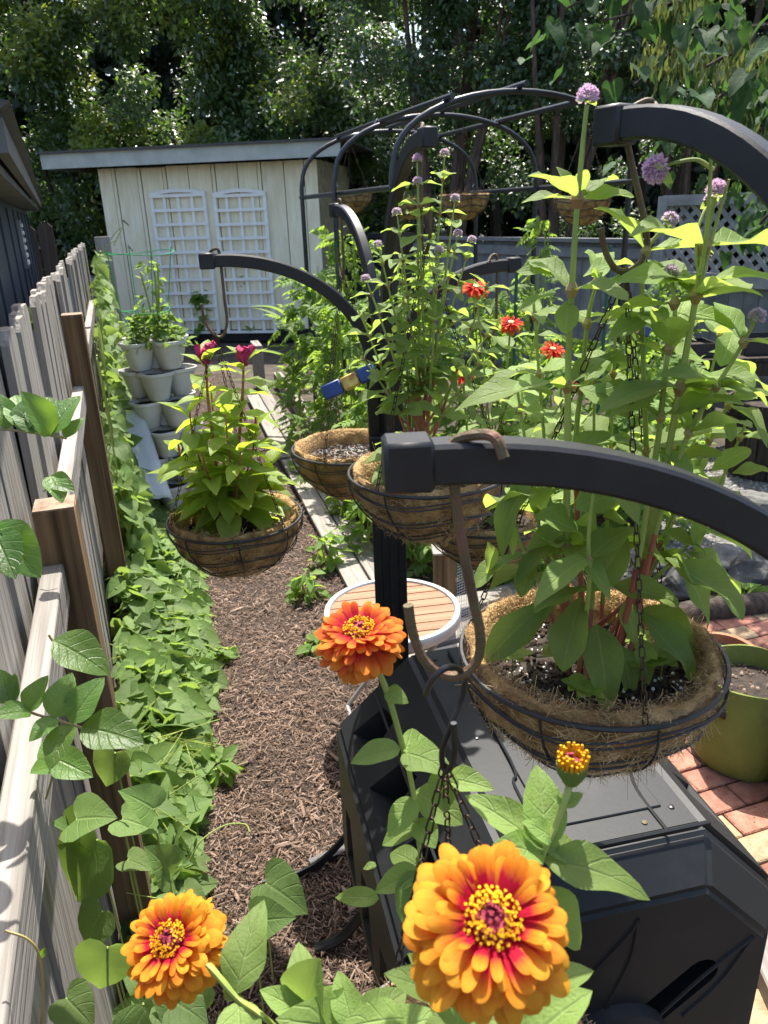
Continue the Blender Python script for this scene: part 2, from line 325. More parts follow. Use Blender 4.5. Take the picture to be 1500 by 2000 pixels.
MT['Ppale'] = petalmat('pale_bract', (.68, .66, .56), (.70, .58, .66), (.68, .5, .64), .1, .6)
def clearmat():
    m, N, L, b = newmat('clear_plastic')
    b.inputs['Base Color'].default_value = (.85, .9, .95, 1); b.inputs['Roughness'].default_value = .25
    t = N.new('ShaderNodeBsdfTransparent'); t.inputs[0].default_value = (.86, .9, .95, 1); ms = N.new('ShaderNodeMixShader'); ms.inputs[0].default_value = .38
    L.new(t.outputs[0], ms.inputs[1]); L.new(b.outputs[0], ms.inputs[2]); L.new(ms.outputs[0], N['Material Output'].inputs[0]); return m
MT['clear'] = clearmat()
# ---------------------------------------------------------------- leaf templates (base at origin, along +Y, upper side +Z, length 1)
def heart_tpl(nu=2, fold=.12, droop=.2, wave=.1, few=False):
    OUT = [(.0, .0), (.13, -.13), (.29, -.19), (.43, -.12), (.5, .04), (.485, .24), (.40, .46), (.27, .67), (.12, .86), (0, 1.)]; TT = [0, .01, .03, .07, .14, .26, .44, .63, .82, 1.]
    if few: OUT = [OUT[i] for i in (0, 2, 4, 6, 8, 9)]; TT = [TT[i] for i in (0, 2, 4, 6, 8, 9)]
    V = []; UV = []; us = np.linspace(-1, 1, 2*nu+1)
    for (ox, oy), t in zip(OUT, TT):
        for u in us:
            a = abs(u); x = u*ox; y = t+(oy-t)*a; V.append((x, y, abs(x)*fold*2-droop*max(0, y)**2+wave*math.sin(y*8+u*3)*abs(x))); UV.append((u*.5+.5, t))
    n = 2*nu+1; F = [(i*n+j, i*n+j+1, (i+1)*n+j+1, (i+1)*n+j) for i in range(len(OUT)-1) for j in range(2*nu)]
    return np.array(V, float), np.array(F), np.array(UV, float)
def leaf_tpl(wfun, nu=2, nv=6, fold=.18, droop=.25, lobe=0., wave=.0, tipcurl=0., vs=None):
    us = np.linspace(-1, 1, 2*nu+1); vs = np.linspace(0, 1, nv+1) if vs is None else np.array(vs); nv = len(vs)-1; V = []; UV = []
    for v in vs:
        w = wfun(v)
        for u in us:
            x = u*w; y = v - lobe*(abs(u)**1.5)*(1-v)**2.2
            z = abs(u)*w*fold*2 - droop*v*v - tipcurl*max(0, v-.7)**2*6 + wave*math.sin(v*9+u*2)*abs(u)*w
            V.append((x, y, z)); UV.append((u*.5+.5, v))
    n = 2*nu+1; F = [(i*n+j, i*n+j+1, (i+1)*n+j+1, (i+1)*n+j) for i in range(nv) for j in range(2*nu)]
    return np.array(V, float), np.array(F), np.array(UV, float)
w_ovate = lambda v: .02+.30*(math.sin(math.pi*min(1, v**.85)))**.8*(1-.25*v) if v < 1 else .004
w_obl = lambda v: .025+.25*(math.sin(math.pi*v**1.25))**.7 if v < 1 else .02
w_lance = lambda v: .015+.2*(math.sin(math.pi*v**.75))**.9 if v < 1 else .003
w_heart = lambda v: (.5*math.sqrt(max(0, 1-(v-.08)**2))*(1-v**2.7)+.04*(1-v)) if v < 1 else .004
w_round = lambda v: .03+.4*(math.sin(math.pi*v**.9))**.6 if v < 1 else .03
T_ovate = leaf_tpl(w_ovate, 2, 10, .2, .22, 0, .12); T_ovate2 = leaf_tpl(w_ovate, 2, 10, .1, .45, 0, .2, .1)
VO = [0, .12, .26, .4, .54, .68, .8, .89, .96, 1.]; T_obl = leaf_tpl(w_obl, 2, 8, .14, .3, 0, .2, vs=VO); T_obl2 = leaf_tpl(w_obl, 2, 8, .2, .05, 0, .28, .2, vs=VO)
T_lance = leaf_tpl(w_lance, 2, 6, .22, .35, 0, .15)
T_heart = heart_tpl(2, .12, .22, .1); T_heart2 = heart_tpl(2, .2, .06, .2)
T_small = leaf_tpl(w_ovate, 1, 2, .25, .2); T_tree = (np.array([(0, 0, 0), (-.27, .42, .07), (0, 1, -.12), (.27, .42, .07)], float), np.array([(0, 2, 1), (0, 3, 2)]), np.array([(.5, 0), (0, .42), (.5, 1), (1, .42)], float)); T_heartS = heart_tpl(1, .18, .15, .1, True)
def compound_tpl(nleaf=5, wf=w_ovate):
    b = leaf_tpl(wf, 1, 3, .2, .25); Vs = []; Fs = []; Us = []; k = 0
    spots = [(0, .62, 0, .42)]+[(s, .2+.4*i/max(1, nleaf//2), s*rad(62-8*i), .34) for i in range(nleaf//2) for s in (-1, 1)]
    for s, y, a, L in spots:
        ca, sa = math.cos(a), math.sin(a); V = b[0]*L
        Vs.append(np.stack([V[:, 0]*ca+V[:, 1]*sa, -V[:, 0]*sa+V[:, 1]*ca+y, V[:, 2]-.25*y*y], 1)); Fs.append(b[1]+k); Us.append(b[2]); k += len(V)
    return np.vstack(Vs), np.vstack(Fs), np.vstack(Us)
T_tom = compound_tpl(7)
LMESH = {}
def lmesh(key, tpl, m):
    k = (key, m)
    if k not in LMESH: LMESH[k] = npmesh('leaf', tpl[0], tpl[1], MT[m], tpl[2])
    return LMESH[k]
def leaf_basis(p, d, up, L, wid=1.):
    d = Vector(d).normalized(); up = Vector(up); x = d.cross(up)
    if x.length < 1e-3: x = d.orthogonal()
    x.normalize(); z = x.cross(d)
    M = Matrix((x*L*wid, d*L, z*L)).transposed().to_4x4(); M.translation = p; return M
def leaf(parent, key, m, p, d, L, up=(0, 0, 1), wid=1., name='leaf'):
    tpl = {'ov': T_ovate, 'ov2': T_ovate2, 'ob': T_obl, 'ob2': T_obl2, 'la': T_lance, 'he': T_heart, 'he2': T_heart2, 'tom': T_tom, 'sm': T_small}[key]
    return ob(name, lmesh(key, tpl, m), parent, leaf_basis(Vector(p), d, up, L, wid))
def rv(s=1.): return Vector((random.uniform(-s, s), random.uniform(-s, s), random.uniform(-s, s)))
def bez(pts, n=12):
    """smooth curve through points (Catmull-Rom)"""
    pts = [Vector(p) for p in pts]; q = [pts[0]*2-pts[1]]+pts+[pts[-1]*2-pts[-2]]; out = []
    for i in range(1, len(q)-2):
        for k in range(n):
            t = k/n; a, b, c, d = q[i-1], q[i], q[i+1], q[i+2]
            out.append(.5*((2*b)+(c-a)*t+(2*a-5*b+4*c-d)*t*t+(3*b-a-3*c+d)*t**3))
    return out+[pts[-1]]
# ================================================================ SETTING
def sheet(name, poly, z, m, parent=None):
    b = MB(); b.add([(x, y, z) for x, y in poly], [tuple(range(len(poly)))]); o = b.build(name, m, parent); return tag(o, kind='structure')
b = MB(); n = 40; R_ = 160.
for i in range(n+1):
    for j in range(n+1):
        x = math.copysign(abs(i/n*2-1)**2.2, i/n*2-1)*R_; y = math.copysign(abs(j/n*2-1)**2.2, j/n*2-1)*R_+6
        b.v.append((x, y, -.03+.02*math.sin(x*1.7)*math.cos(y*1.3)))
b.f = [(i*(n+1)+j, (i+1)*(n+1)+j, (i+1)*(n+1)+j+1, i*(n+1)+j+1) for i in range(n) for j in range(n)]
tag(b.build('ground', MT['earth'], smooth=True), kind='structure')
FD = Vector((-.325, 1., 0)).normalized(); FN = Vector((FD.y, -FD.x, 0))     # fence direction, its right-hand side
FO = Vector((-.755, 1.47, 0))                                                   # a point under the picket tops
path_poly = [(-.1, -.4), (-.35, .8), (-.62, 1.8), (-.85, 2.7), (-1.2, 3.9), (-1.62, 5.2), (-2.6, 8.0), (-3.0, 9.6), (-1.9, 9.6), (-.72, 5.4), (-.22, 3.6), (-.05, 2.95), (.5, 2.9), (.75, 1.9), (.8, .6), (.8, -.4)]
tag(sheet('mulch_path', path_poly, .004, MT['mulchbase']), kind='structure')
def inpoly(px, py, poly):
    c = np.zeros(len(px), bool); j = len(poly)-1
    for i in range(len(poly)):
        xi, yi = poly[i]; xj, yj = poly[j]
        c ^= ((yi > py) != (yj > py)) & (px < (xj-xi)*(py-yi)/(yj-yi+1e-12)+xi); j = i
    return c
def in_area(poly, n, bias=None):
    xs, ys = zip(*poly); out = []; tot = 0
    while tot < n:
        px = RNG.uniform(min(xs), max(xs), n*3); py = RNG.uniform(min(ys), max(ys), n*3); k = inpoly(px, py, poly)
        if bias is not None: k &= RNG.random(n*3) < bias(px, py)
        out.append(np.stack([px[k], py[k]], 1)); tot += k.sum()
    return np.vstack(out)[:n]
# shredded bark: flat slivers, each with thickness
chipV = np.array([(-.5, -.5, 0), (.5, -.35, 0), (.35, .5, 0), (-.4, .45, 0), (-.42, -.4, 1), (.4, -.3, .8), (.3, .42, 1), (-.33, .38, .9)], float)
chipF = np.array([(4, 5, 6, 7), (0, 1, 5, 4), (1, 2, 6, 5), (2, 3, 7, 6), (3, 0, 4, 7)])
def chips(name, poly, n, m, L=(.015, .06), W=(.002, .0065), z0=.006, bias=None, parent=None):
    p = in_area(poly, n, bias); a = RNG.uniform(0, 6.283, n); t = RNG.normal(0, .16, n); l = L[0]+(L[1]-L[0])*RNG.random(n)**2.2; w = RNG.uniform(*W, n)
    pos = np.stack([p[:, 0], p[:, 1], z0+RNG.random(n)**2*.018], 1)
    ax = np.stack([np.cos(a)*np.cos(t), np.sin(a)*np.cos(t), np.sin(t)], 1); ay = np.stack([-np.sin(a), np.cos(a), RNG.normal(0, .3, n)], 1); az = nrm(np.cross(ax, ay))
    me = scatter(name, (chipV, chipF, None), pos, ax*l[:, None], ay*w[:, None], az*(w*.5)[:, None], m, smooth=False)
    return tag(ob(name, me, parent), kind='stuff')
def attrmat(name, cols, rough=.85, spec=.2):
    m, N, L, b = newmat(name); at = N.new('ShaderNodeAttribute'); at.attribute_name = 'rnd'; cr = N.new('ShaderNodeValToRGB'); e = cr.color_ramp.elements
    for i, c in enumerate(cols):
        k = e[i] if i < 2 else e.new(.5)
        k.position = i/(len(cols)-1) if i < 2 else i/(len(cols)-1); k.color = c4(c)
    e[0].position = 0
    tc = N.new('ShaderNodeTexCoord'); nz = N.new('ShaderNodeTexNoise'); nz.inputs['Scale'].default_value = 3.2; nz.inputs['Detail'].default_value = 4; L.new(tc.outputs['Object'], nz.inputs['Vector'])
    mr = N.new('ShaderNodeMapRange'); mr.inputs[1].default_value = .3; mr.inputs[2].default_value = .7; mr.inputs[3].default_value = .68; mr.inputs[4].default_value = 1.25; L.new(nz.outputs[0], mr.inputs[0])
    hs = N.new('ShaderNodeHueSaturation'); L.new(mr.outputs[0], hs.inputs['Value']); L.new(cr.outputs[0], hs.inputs['Color'])
    L.new(at.outputs['Fac'], cr.inputs[0]); L.new(hs.outputs[0], b.inputs['Base Color']); b.inputs['Roughness'].default_value = rough; b.inputs['Specular IOR Level'].default_value = spec; return m
MT['chips'] = attrmat('mulch_chips', [(.045, .028, .018), (.112, .072, .049), (.175, .118, .085), (.27, .195, .15)])
MT['peb'] = attrmat('gravel_mix', [(.08, .075, .07), (.17, .165, .155), (.32, .31, .29)])
MT['soilbits'] = attrmat('soil_bits', [(.012, .009, .007), (.03, .02, .014), (.06, .04, .028)])
tag(chips('mulch', path_poly, 110000, MT['chips'], (.005, .052), (.0011, .005), bias=lambda x, y: np.clip(1.6/(y+.3)**1.1, .05, 1)), 'shredded brown bark mulch covering the path beside the leafy bed', 'mulch')
tag(chips('bark_pieces', path_poly, 500, MT['chips'], (.03, .12), (.006, .014), .012, lambda x, y: np.clip(1.6/(y+.3)**1.1, .05, 1)), 'larger bark pieces lying on the shredded mulch path', 'bark')
# garden soil on the right, gravel, brick paving
bed_poly = [(.1, 3.2), (.95, 3.25), (1.7, 3.9), (3.4, 7.6), (-.3, 8.6), (-.95, 6.3), (-.45, 4.6)]
sheet('garden_bed', bed_poly, .010, MT['soil'])
chips('bed_soil', bed_poly, 7000, MT['chips'], (.01, .04), (.003, .01), .012)['label'] = 'dark crumbly garden soil with bark bits behind the round table'
grav_poly = [(1.2, 3.55), (2.4, 3.4), (4.2, 5.6), (3.2, 6.2), (2.0, 5.3)]
sheet('gravel_ground', grav_poly, .014, MT['gravel'])
gp = in_area(grav_poly, 9000); n = len(gp); a = RNG.uniform(0, 6.28, n); s = RNG.uniform(.006, .016, n)
pebV = np.array([(-.8, -.6, 0), (.7, -.8, 0), (1, .5, 0), (-.5, .9, 0), (-.5, -.4, .8), (.4, -.5, .9), (.55, .35, .75), (-.3, .5, .85)], float)
pos = np.stack([gp[:, 0], gp[:, 1], np.full(n, .012)], 1); ax = np.stack([np.cos(a), np.sin(a), 0*a], 1); ay = np.stack([-np.sin(a), np.cos(a), 0*a], 1); az = np.tile([[0, 0, 1.]], (n, 1))
tag(ob('gravel', scatter('gravel', (pebV, chipF, None), pos, ax, ay, az, MT['peb'], s)), 'pale loose gravel strip behind the rock edging at right', 'gravel', kind='stuff')
pat_poly = [(.5, .3), (2.6, .3), (2.9, 3.0), (1.5, 3.25), (.85, 2.9), (.6, 1.8)]
pat = sheet('brick_patio', pat_poly, .012, MT['sand'])
e1 = Vector((.95, .31, 0)); e2 = Vector((-.31, .95, 0)); bmesh_b = MB().box((0, 0, .027), (.197, .095, .05), bev=.004)
bme = [bmesh_b.mesh('brick', MT['brick']), MB().box((0, 0, .027), (.197, .095, .05), bev=.004).mesh('brick', MT['bricktan'])]
for i in range(-6, 16):
    for j in range(-2, 34):
        q = Vector((.5, .3, 0))+e1*((i+(j % 2)*.5)*.203)+e2*(j*.101)
        if inpoly(np.array([q.x]), np.array([q.y]), pat_poly)[0]:
            px = q-CAM; zc = px.dot(vF); sx = 750+1500*px.dot(vR)/zc; sy = 1000-1500*px.dot(vU)/zc
            if sx < 1080 or sx > 1750 or sy > 2300 or zc < 0: continue
            bs = Matrix.Translation(q+Vector((0, 0, -.022+random.uniform(-.003, .003)))) @ Matrix.Rotation(math.atan2(.31, .95)+random.uniform(-.02, .02), 4, 'Z') @ Euler((random.uniform(-.015, .015), random.uniform(-.01, .01), 0)).to_matrix().to_4x4()
            ob('brick', bme[1 if random.random() < .2 else 0], pat, bs)
chips('patio_litter', [(.95, 1.0), (1.9, 1.0), (2.2, 3.0), (1.3, 3.0)], 380, MT['chips'], (.004, .012), (.002, .005), .036)['label'] = 'scattered grit and crumbs on the brick paving'
# ---------------------------------------------------------------- weathered picket fence on the left
fang = math.atan2(FD.y, FD.x)
fence = thing('picket_fence', 'weathered grey wooden picket fence with square brown posts running down the left side', 'fence', FO, fang)
FM = WM[fence.name]
def fpt(x, y, z): return FM @ Vector((x, y, z))
pk = []
for k in range(3):                     # three slightly different boards
    h = 1.62; bx = MB(); w = .134; t = .018
    bx.prism([(-w/2, 0), (w/2, 0), (w/2, h-.03), (w/2-.025, h), (-w/2+.025, h), (-w/2, h-.03)], Matrix(((1, 0, 0, 0), (0, 0, 1, 0), (0, 1, 0, 0), (0, 0, 0, 1))), t)
    pk.append(bx.mesh('picket', MT['grey']))
x = -1.5; i = 0
while x < 7.75:
    ob('picket', pk[i % 3], fence, FM @ Matrix.Translation((x, -.004+random.uniform(-.004, .004), random.uniform(-.009, .009))) @ Euler((random.uniform(-.012, .012), random.uniform(-.005, .005), random.uniform(-.03, .03))).to_matrix().to_4x4()); x += .1395; i += 1
# rails (nailed on the right-hand side of the pickets), posts outside them
for (xa, xb, z) in ((-1.5, .05, 1.13), (.15, 1.98, 1.15), (2.08, 3.9, 1.16), (4.0, 5.9, 1.16), (2.08, 3.9, .35)):
    MB().box(((xa+xb)/2, -.043, z-.024), (xb-xa, .044, .088), bev=.003).build('rail', MT['greyx'], fence, True, FM)
for (xp, top) in ((.10, 1.27), (2.03, 1.47)):
    po = MB().box((xp, -.066, top/2), (.088, .088, top), bev=.003).build('post', MT['brown'], fence, True, FM)
    MB().box((xp, -.066, top+.002), (.084, .084, .004)).build('end_grain', MT['end'], po, False, FM)
# ---------------------------------------------------------------- neighbour's dark blue outbuilding beyond the fence
nb = thing('neighbour_building', 'dark slate blue outbuilding with grey eave beyond the left fence', 'building', (-3.7, 8.0, 0))
ea = P(75, 386, 7.9); eb = P(-2, 192, 2.0); wd_ = Vector((ea.x-eb.x, ea.y-eb.y, 0)).normalized(); wn_ = Vector((wd_.y, -wd_.x, 0)); Le = (Vector((ea.x, ea.y, 0))-Vector((eb.x, eb.y, 0))).length+.4
A0 = Vector((ea.x, ea.y, 0)); ez = (ea.z+eb.z)/2-.05
W4 = Matrix(((-wd_.x, wn_.x, 0, A0.x), (-wd_.y, wn_.y, 0, A0.y), (0, 0, 1, 0), (0, 0, 0, 1)))   # x back toward the camera, y outwards (right)
bw = MB().box((Le/2+.05, -1.63, ez/2-.03), (Le, 3., ez-.06)).build('wall', MT['navy'], nb, False, W4)
for k in range(9): MB().box((.3+k*.75, -.128, ez/2-.05), (.02, .012, ez-.14)).build('wall_seam', MT['navy'], nb, False, W4)
MB().box((.07, -.132, ez/2-.05), (.06, .02, ez-.14)).build('corner_trim', MT['navy'], nb, False, W4)
rf = MB(); rf.prism([(.0, .0), (-1.8, .3), (-3.7, 0), (-3.7, .03), (-1.8, .34), (.03, .02)], Matrix(((0, 0, 1, -.15), (1, 0, 0, 0), (0, 1, 0, ez), (0, 0, 0, 1))), Le+.2)
rf = rf.build('roof', MT['shingle'], nb, False, W4)
MB().box((Le/2-.05, .0, ez-.035), (Le+.16, .022, .06)).build('fascia', MT['soffit'], rf, False, W4)
MB().box((Le/2-.05, -.065, ez-.085), (Le+.1, .1, .02)).build('soffit', MT['soffit'], rf, False, W4)
vt = MB().box((2.9, -.12, 1.72), (.22, .02, .28)).build('vent', MT['lattice'], nb, False, W4)
for k in range(6): MB().box((2.9, -.106, 1.61+k*.044), (.19, .012, .02)).build('louvre', MT['white'], vt, False, W4)
# ---------------------------------------------------------------- cream shed
s0 = G(243, 668); s1 = G(640, 664); s0.z = s1.z = 0
sx_ = (s1-s0).normalized(); sy_ = Vector((-sx_.y, sx_.x, 0)); SW = (s1-s0).length; sang = math.atan2(sx_.y, sx_.x)
shed = thing('garden_shed', 'cream painted board shed with a grey overhanging flat roof behind the garden', 'shed', s0, sang)
SM = WM[shed.name]; hs = P(200, 330, s0.y).z
MB().box((SW/2, 1.25, hs/2), (SW-.04, 2.46, hs)).build('wall', MT['creamgap'], shed, False, SM)
MB().box((-.004, 1.25, hs/2), (.03, 2.4, hs-.1)).build('side_wall', MT['darkshaded'], shed, False, SM)  # side wall of the cream shed coloured dark: its shade is painted in
xw = 0.; wds = [.22, .06, .34, .06, .34, .06, .34, .36, .06, .34, .3, .06, .34, .3, .2]
sc_ = SW/sum(wds)
for i, w in enumerate(wds):
    w *= sc_; thin = w < .1
    MB().box((xw+w/2, -.012-(.012 if thin else 0)-random.uniform(0, .004), hs/2+.06), (w-.012, .022, hs-.12-(0.03 if i in (3, 4, 5) else 0)), bev=.003).build('batten' if thin else 'board', MT['cream'], shed, False, SM); xw += w
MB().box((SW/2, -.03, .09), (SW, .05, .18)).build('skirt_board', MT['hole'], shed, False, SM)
ov0, ov1 = -.62, SW+.42
rf = MB().box(((ov0+ov1)/2, 1.1, hs+.22), (ov1-ov0+.1, 3.1, .03)).build('roof', MT['shingle'], shed, False, SM)
MB().box(((ov0+ov1)/2, -.38, hs+.105), (ov1-ov0, .03, .2)).build('fascia', MT['fascia'], rf, False, SM)
MB().box((ov0-.03, 1.1, hs+.105), (.03, 2.95, .2)).build('side_fascia', MT['fascia'], rf, False, SM)
MB().box(((ov0+ov1)/2, -.41, hs+.213), (ov1-ov0+.12, .07, .012)).build('drip_edge', MT['galv'], rf, False, SM)
for k in range(5): MB().box((.2+k*SW/4.6, .4, hs+.1), (.05, 1.5, .14)).build('rafter', MT['darkshaded'], rf, False, SM)
# two white arched garden trellises on the front
def trellis(x0, x1, y0, lab):
    a = G(x0, y0); lx = (SM.inverted() @ P(x0, 500, s0.y)).x; rx = (SM.inverted() @ P(x1, 500, s0.y)).x
    w = rx-lx; zt = P(x0, 378, s0.y).z; zb = .13; h = zt-zb
    t = thing('trellis', lab, 'trellis', SM @ Vector(((lx+rx)/2, -.06, 0)), sang, 'white trellises on the shed front'); m = WM[t.name]
    for s in (-1, 1): MB().box((s*(w/2-.02), 0, zb+h/2), (.05, .022, h)).build('upright', MT['white'], t, False, m)
    for k in range(1, 4): MB().box((-w/2+w*k/4, .003, zb+h/2), (.042, .012, h-.04)).build('upright', MT['white'], t, False, m)
    nr = 10
    for k in range(nr+1): MB().box((0, -.017, zb+.02+(h-.06)*k/nr), (w-.004, .012, .042)).build('crossbar', MT['white'], t, False, m)
    ar = MB(); pts = [Vector((-w/2+w*k/10, -.006, zt-.02+.05*math.sin(math.pi*k/10))) for k in range(11)]
    ar.sweep(pts, (0, 1, 0), [(-.012, -.025), (.012, -.025), (.012, .025), (-.012, .025)]).build('arched_top', MT['white'], t, False, m)
    return t
trellis(318, 428, 480, 'white arched lattice trellis on the shed front, left of the pair')
trellis(443, 545, 480, 'white arched lattice trellis on the shed front, right of the pair')
fd = P(531, 445, s0.y-.12); t = thing('hanging_feeder', 'small yellow capped feeder hanging on the right white trellis', 'feeder', fd)
MB().lathe([(.0, -.13), (.035, -.12), (.045, -.02), (.04, 0)], 14, fd).build('jar', MT['perl'], t, True)
MB().lathe([(.055, 0), (.05, .04), (.015, .09), (.012, .14), (0, .14)], 14, fd).build('cap', MT['hook_y'], t, True)
# bare vine stems on the shed wall
t = thing('dead_vine', 'bare brown leafless vine climbing the left of the cream shed front', 'vine', SM @ Vector((.7, -.08, 0)), 0)
for pts in ([(288, 640), (285, 560), (283, 520), (272, 470), (262, 450), (240, 430)], [(285, 540), (288, 480), (280, 430), (276, 380), (284, 335)], [(283, 520), (268, 500), (250, 480)]):
    MB().tube(bez([P(x, y, s0.y-.07-.02*random.random()) for x, y in pts], 5), .009, 5).build('stem', MT['twig'], t, True)
# grey board beside the shed and dark back fence with a white car behind it
q0 = P(200, 640, 9.6); bb = thing('back_fence', 'dark shaded wooden board fence between the blue building and the shed', 'fence', (-4.6, 10.6, 0))
for k in range(11):
    q = Vector((-6.4+k*.235, 10.9-.02*k, 0)); tp = P(190, 432 if k % 2 else 438, 10.9).z
    if k < 10: MB().prism([(-.1, .0), (.1, 0), (.1, tp-.05), (.05, tp), (-.05, tp), (-.1, tp-.05)], Matrix(((1, 0, 0, q.x), (0, 0, -1, q.y), (0, 1, 0, 0), (0, 0, 0, 1))), .02).build('board', MT['darkshaded'], bb)
MB().box((-5.3, 10.92, 1.2), (2.6, .04, .09)).build('rail', MT['darkshaded'], bb)
q = P(204, 462, 9.3); gpst = thing('fence_end_board', 'upright grey weathered board beside the left edge of the cream shed', 'board', (q.x, q.y, 0))
MB().box((q.x-.03, q.y, q.z/2), (.17, .03, q.z), bev=.003).build('board', MT['grey'], gpst); MB().box((q.x-.03, q.y+.05, q.z*.42), (.09, .06, q.z*.84), bev=.003).build('backing_post', MT['brown'], gpst)
def car(loc, rz, paint, lab):
    t = thing('parked_car', lab, 'car', loc, rz); m = WM[t.name]
    b = MB(); prof = [(-2.1, .35), (2.1, .35), (2.15, .65), (1.95, .85), (1.0, .95), (-1.6, .98), (-2.1, .9), (-2.15, .6)]
    b.prism(prof, Matrix(((1, 0, 0, 0), (0, 0, 1, -.85), (0, 1, 0, 0), (0, 0, 0, 1))), 1.7).build('body', paint, t, False, m)
    cb = MB().prism([(-1.65, .96), (1.05, .94), (.35, 1.42), (-1.25, 1.45)], Matrix(((1, 0, 0, 0), (0, 0, 1, -.72), (0, 1, 0, 0), (0, 0, 0, 1))), 1.44).build('cabin', MT['glass'], t, False, m)
    MB().prism([(-1.3, 1.44), (.42, 1.41), (.2, 1.49), (-1.1, 1.51)], Matrix(((1, 0, 0, 0), (0, 0, 1, -.7), (0, 1, 0, 0), (0, 0, 0, 1))), 1.4).build('roof', paint, cb, False, m)
    for sx in (-1.3, 1.3):
        for sy in (-.8, .8):
            b = MB(); b.lathe([(.0, -.1), (.2, -.1), (.32, -.09), (.32, .09), (.2, .1), (0, .1)], 20)
            mw = m @ Matrix.Translation((sx, sy, .32)) @ Matrix.Rotation(rad(90), 4, 'X'); w = b.build('wheel', MT['tyre'], t, True, mw)
            MB().lathe([(0, -.108), (.18, -.108), (.19, -.1), (.19, .1), (.18, .108), (0, .108)], 16).build('rim', MT['alum'], w, True, mw)
    for sy in (-.6, .6): MB().box((2.13, sy, .68), (.05, .3, .12)).build('headlight', MT['perl'], t, False, m)
    for sy in (-.62, .62): MB().box((-2.13, sy, .75), (.05, .26, .12)).build('tail_light', MT['terra'], t, False, m)
    return t
car((-6.2, 14.2, 0), rad(12), MT['car'], 'white car parked behind the dark fence at far left')
car((.9, 13.2, 0), rad(-25), MT['cardk'], 'dark car parked right of the cream shed, seen through the tomato plants')
# ---------------------------------------------------------------- grey fence with lattice on the right
gf = thing('board_fence', 'low pale grey board fence at the back right of the garden', 'fence', (2.5, 9, 0))
ga = P(925, 462, 10.0); gb = P(1292, 484, 7.7)
gd = (gb-ga); gd.z = 0; gl = gd.length; gd.normalize(); gn = Vector((gd.y, -gd.x, 0)); gang = math.atan2(gd.y, gd.x); gz = (ga.z+gb.z)/2
def gm(o): return Matrix.Translation((o.x, o.y, 0)) @ Matrix.Rotation(gang, 4, 'Z')
GM = gm(ga); k = 0; x = -1.2
while x < gl:
    MB().box((x+.07, 0, gz/2), (.135, .02, gz-.02)).build('board', MT['gfence'], gf, False, GM); x += .142
MB().box((gl/2-.6, -.03, gz+.02), (gl+1.2, .1, .04)).build('cap_rail', MT['gfence'], gf, False, GM)
MB().box((gl/2-.6, -.03, gz-.1), (gl+1.2, .03, .1)).build('rail', MT['gfence'], gf, False, GM)
lf = thing('lattice_fence', 'grey fence panel topped with diagonal lattice at the right edge', 'fence', (gb.x, gb.y, 0))
lb = P(1560, 520, 6.6); ld = lb-gb; ld.z = 0; ll = ld.length+.7; ld.normalize(); LMx = Matrix.Translation((gb.x, gb.y, 0)) @ Matrix.Rotation(math.atan2(ld.y, ld.x), 4, 'Z')
zt = P(1300, 392, 7.7).z; zm = P(1300, 545, 7.7).z
x = .05
while x < ll: MB().box((x+.07, 0, zm/2), (.135, .02, zm-.02)).build('board', MT['gfence'], lf, False, LMx); x += .142
MB().box((ll/2, -.03, zm+.03), (ll, .08, .11)).build('rail', MT['lattice'], lf, False, LMx)
MB().box((ll/2, -.0, zt), (ll, .09, .09)).build('top_rail', MT['lattice'], lf, False, LMx)
for xp in (0, ll*.95): MB().box((xp, 0, zt/2+.02), (.1, .1, zt+.04)).build('post', MT['lattice'], lf, False, LMx)
zz0, zz1 = zm+.08, zt-.04; hh = zz1-zz0
for s in (-1, 1):
    x = -hh
    while x < ll:
        xa, xb = max(x, .04), min(x+hh, ll-.04)
        if xb-xa > .05:
            a0 = (xa-x) if s > 0 else hh-(xa-x); a1 = (xb-x) if s > 0 else hh-(xb-x)
            p0 = Vector((xa, .008*s, zz0+a0)); p1 = Vector((xb, .008*s, zz0+a1))
            MB().sweep([p0, p1], (0, 1, 0), [(-.004, -.02), (.004, -.02), (.004, .02), (-.004, .02)]).build('lattice_slat', MT['lattice'], lf, False, LMx)
        x += .125
# ---------------------------------------------------------------- black pipe arch tunnel
def hoop_c(x, y, Y): q = P(x, y, Y); return Vector((q.x, q.y, 0)), q.z
hoops = [hoop_c(1015, 158, 5.1), hoop_c(857, 201, 6.2), hoop_c(762, 236, 7.3)]
topz = sum(h[1] for h in hoops)/3-.07
axd = (hoops[2][0]-hoops[0][0]).normalized(); lt = Vector((axd.y, -axd.x, 0)); HW = .8; SH = 1.93
arch = thing('pipe_arch', 'black pipe arch tunnel frame with three hoops standing over the garden beds', 'arch frame', hoops[1][0])
def hp(c, a): # a from 0 (left shoulder) to pi (right shoulder)
    return c+lt*(-HW*math.cos(a))+Vector((0, 0, SH+.12+(topz-SH-.12)*math.sin(a)**.85))
for c, _ in hoops:
    cc = Vector((c.x, c.y, 0))
    h = MB().tube([hp(cc, math.pi*k/24) for k in range(25)], .018, 10).build('hoop', MT['pipe'], arch, True)
    for s in (-1, 1):
        f = cc+lt*(s*(HW+.01)); MB().tube([f, f+Vector((0, 0, SH+.1)), hp(cc, .08 if s < 0 else math.pi-.08)], .019, 10).build('leg', MT['pipe'], arch, True)
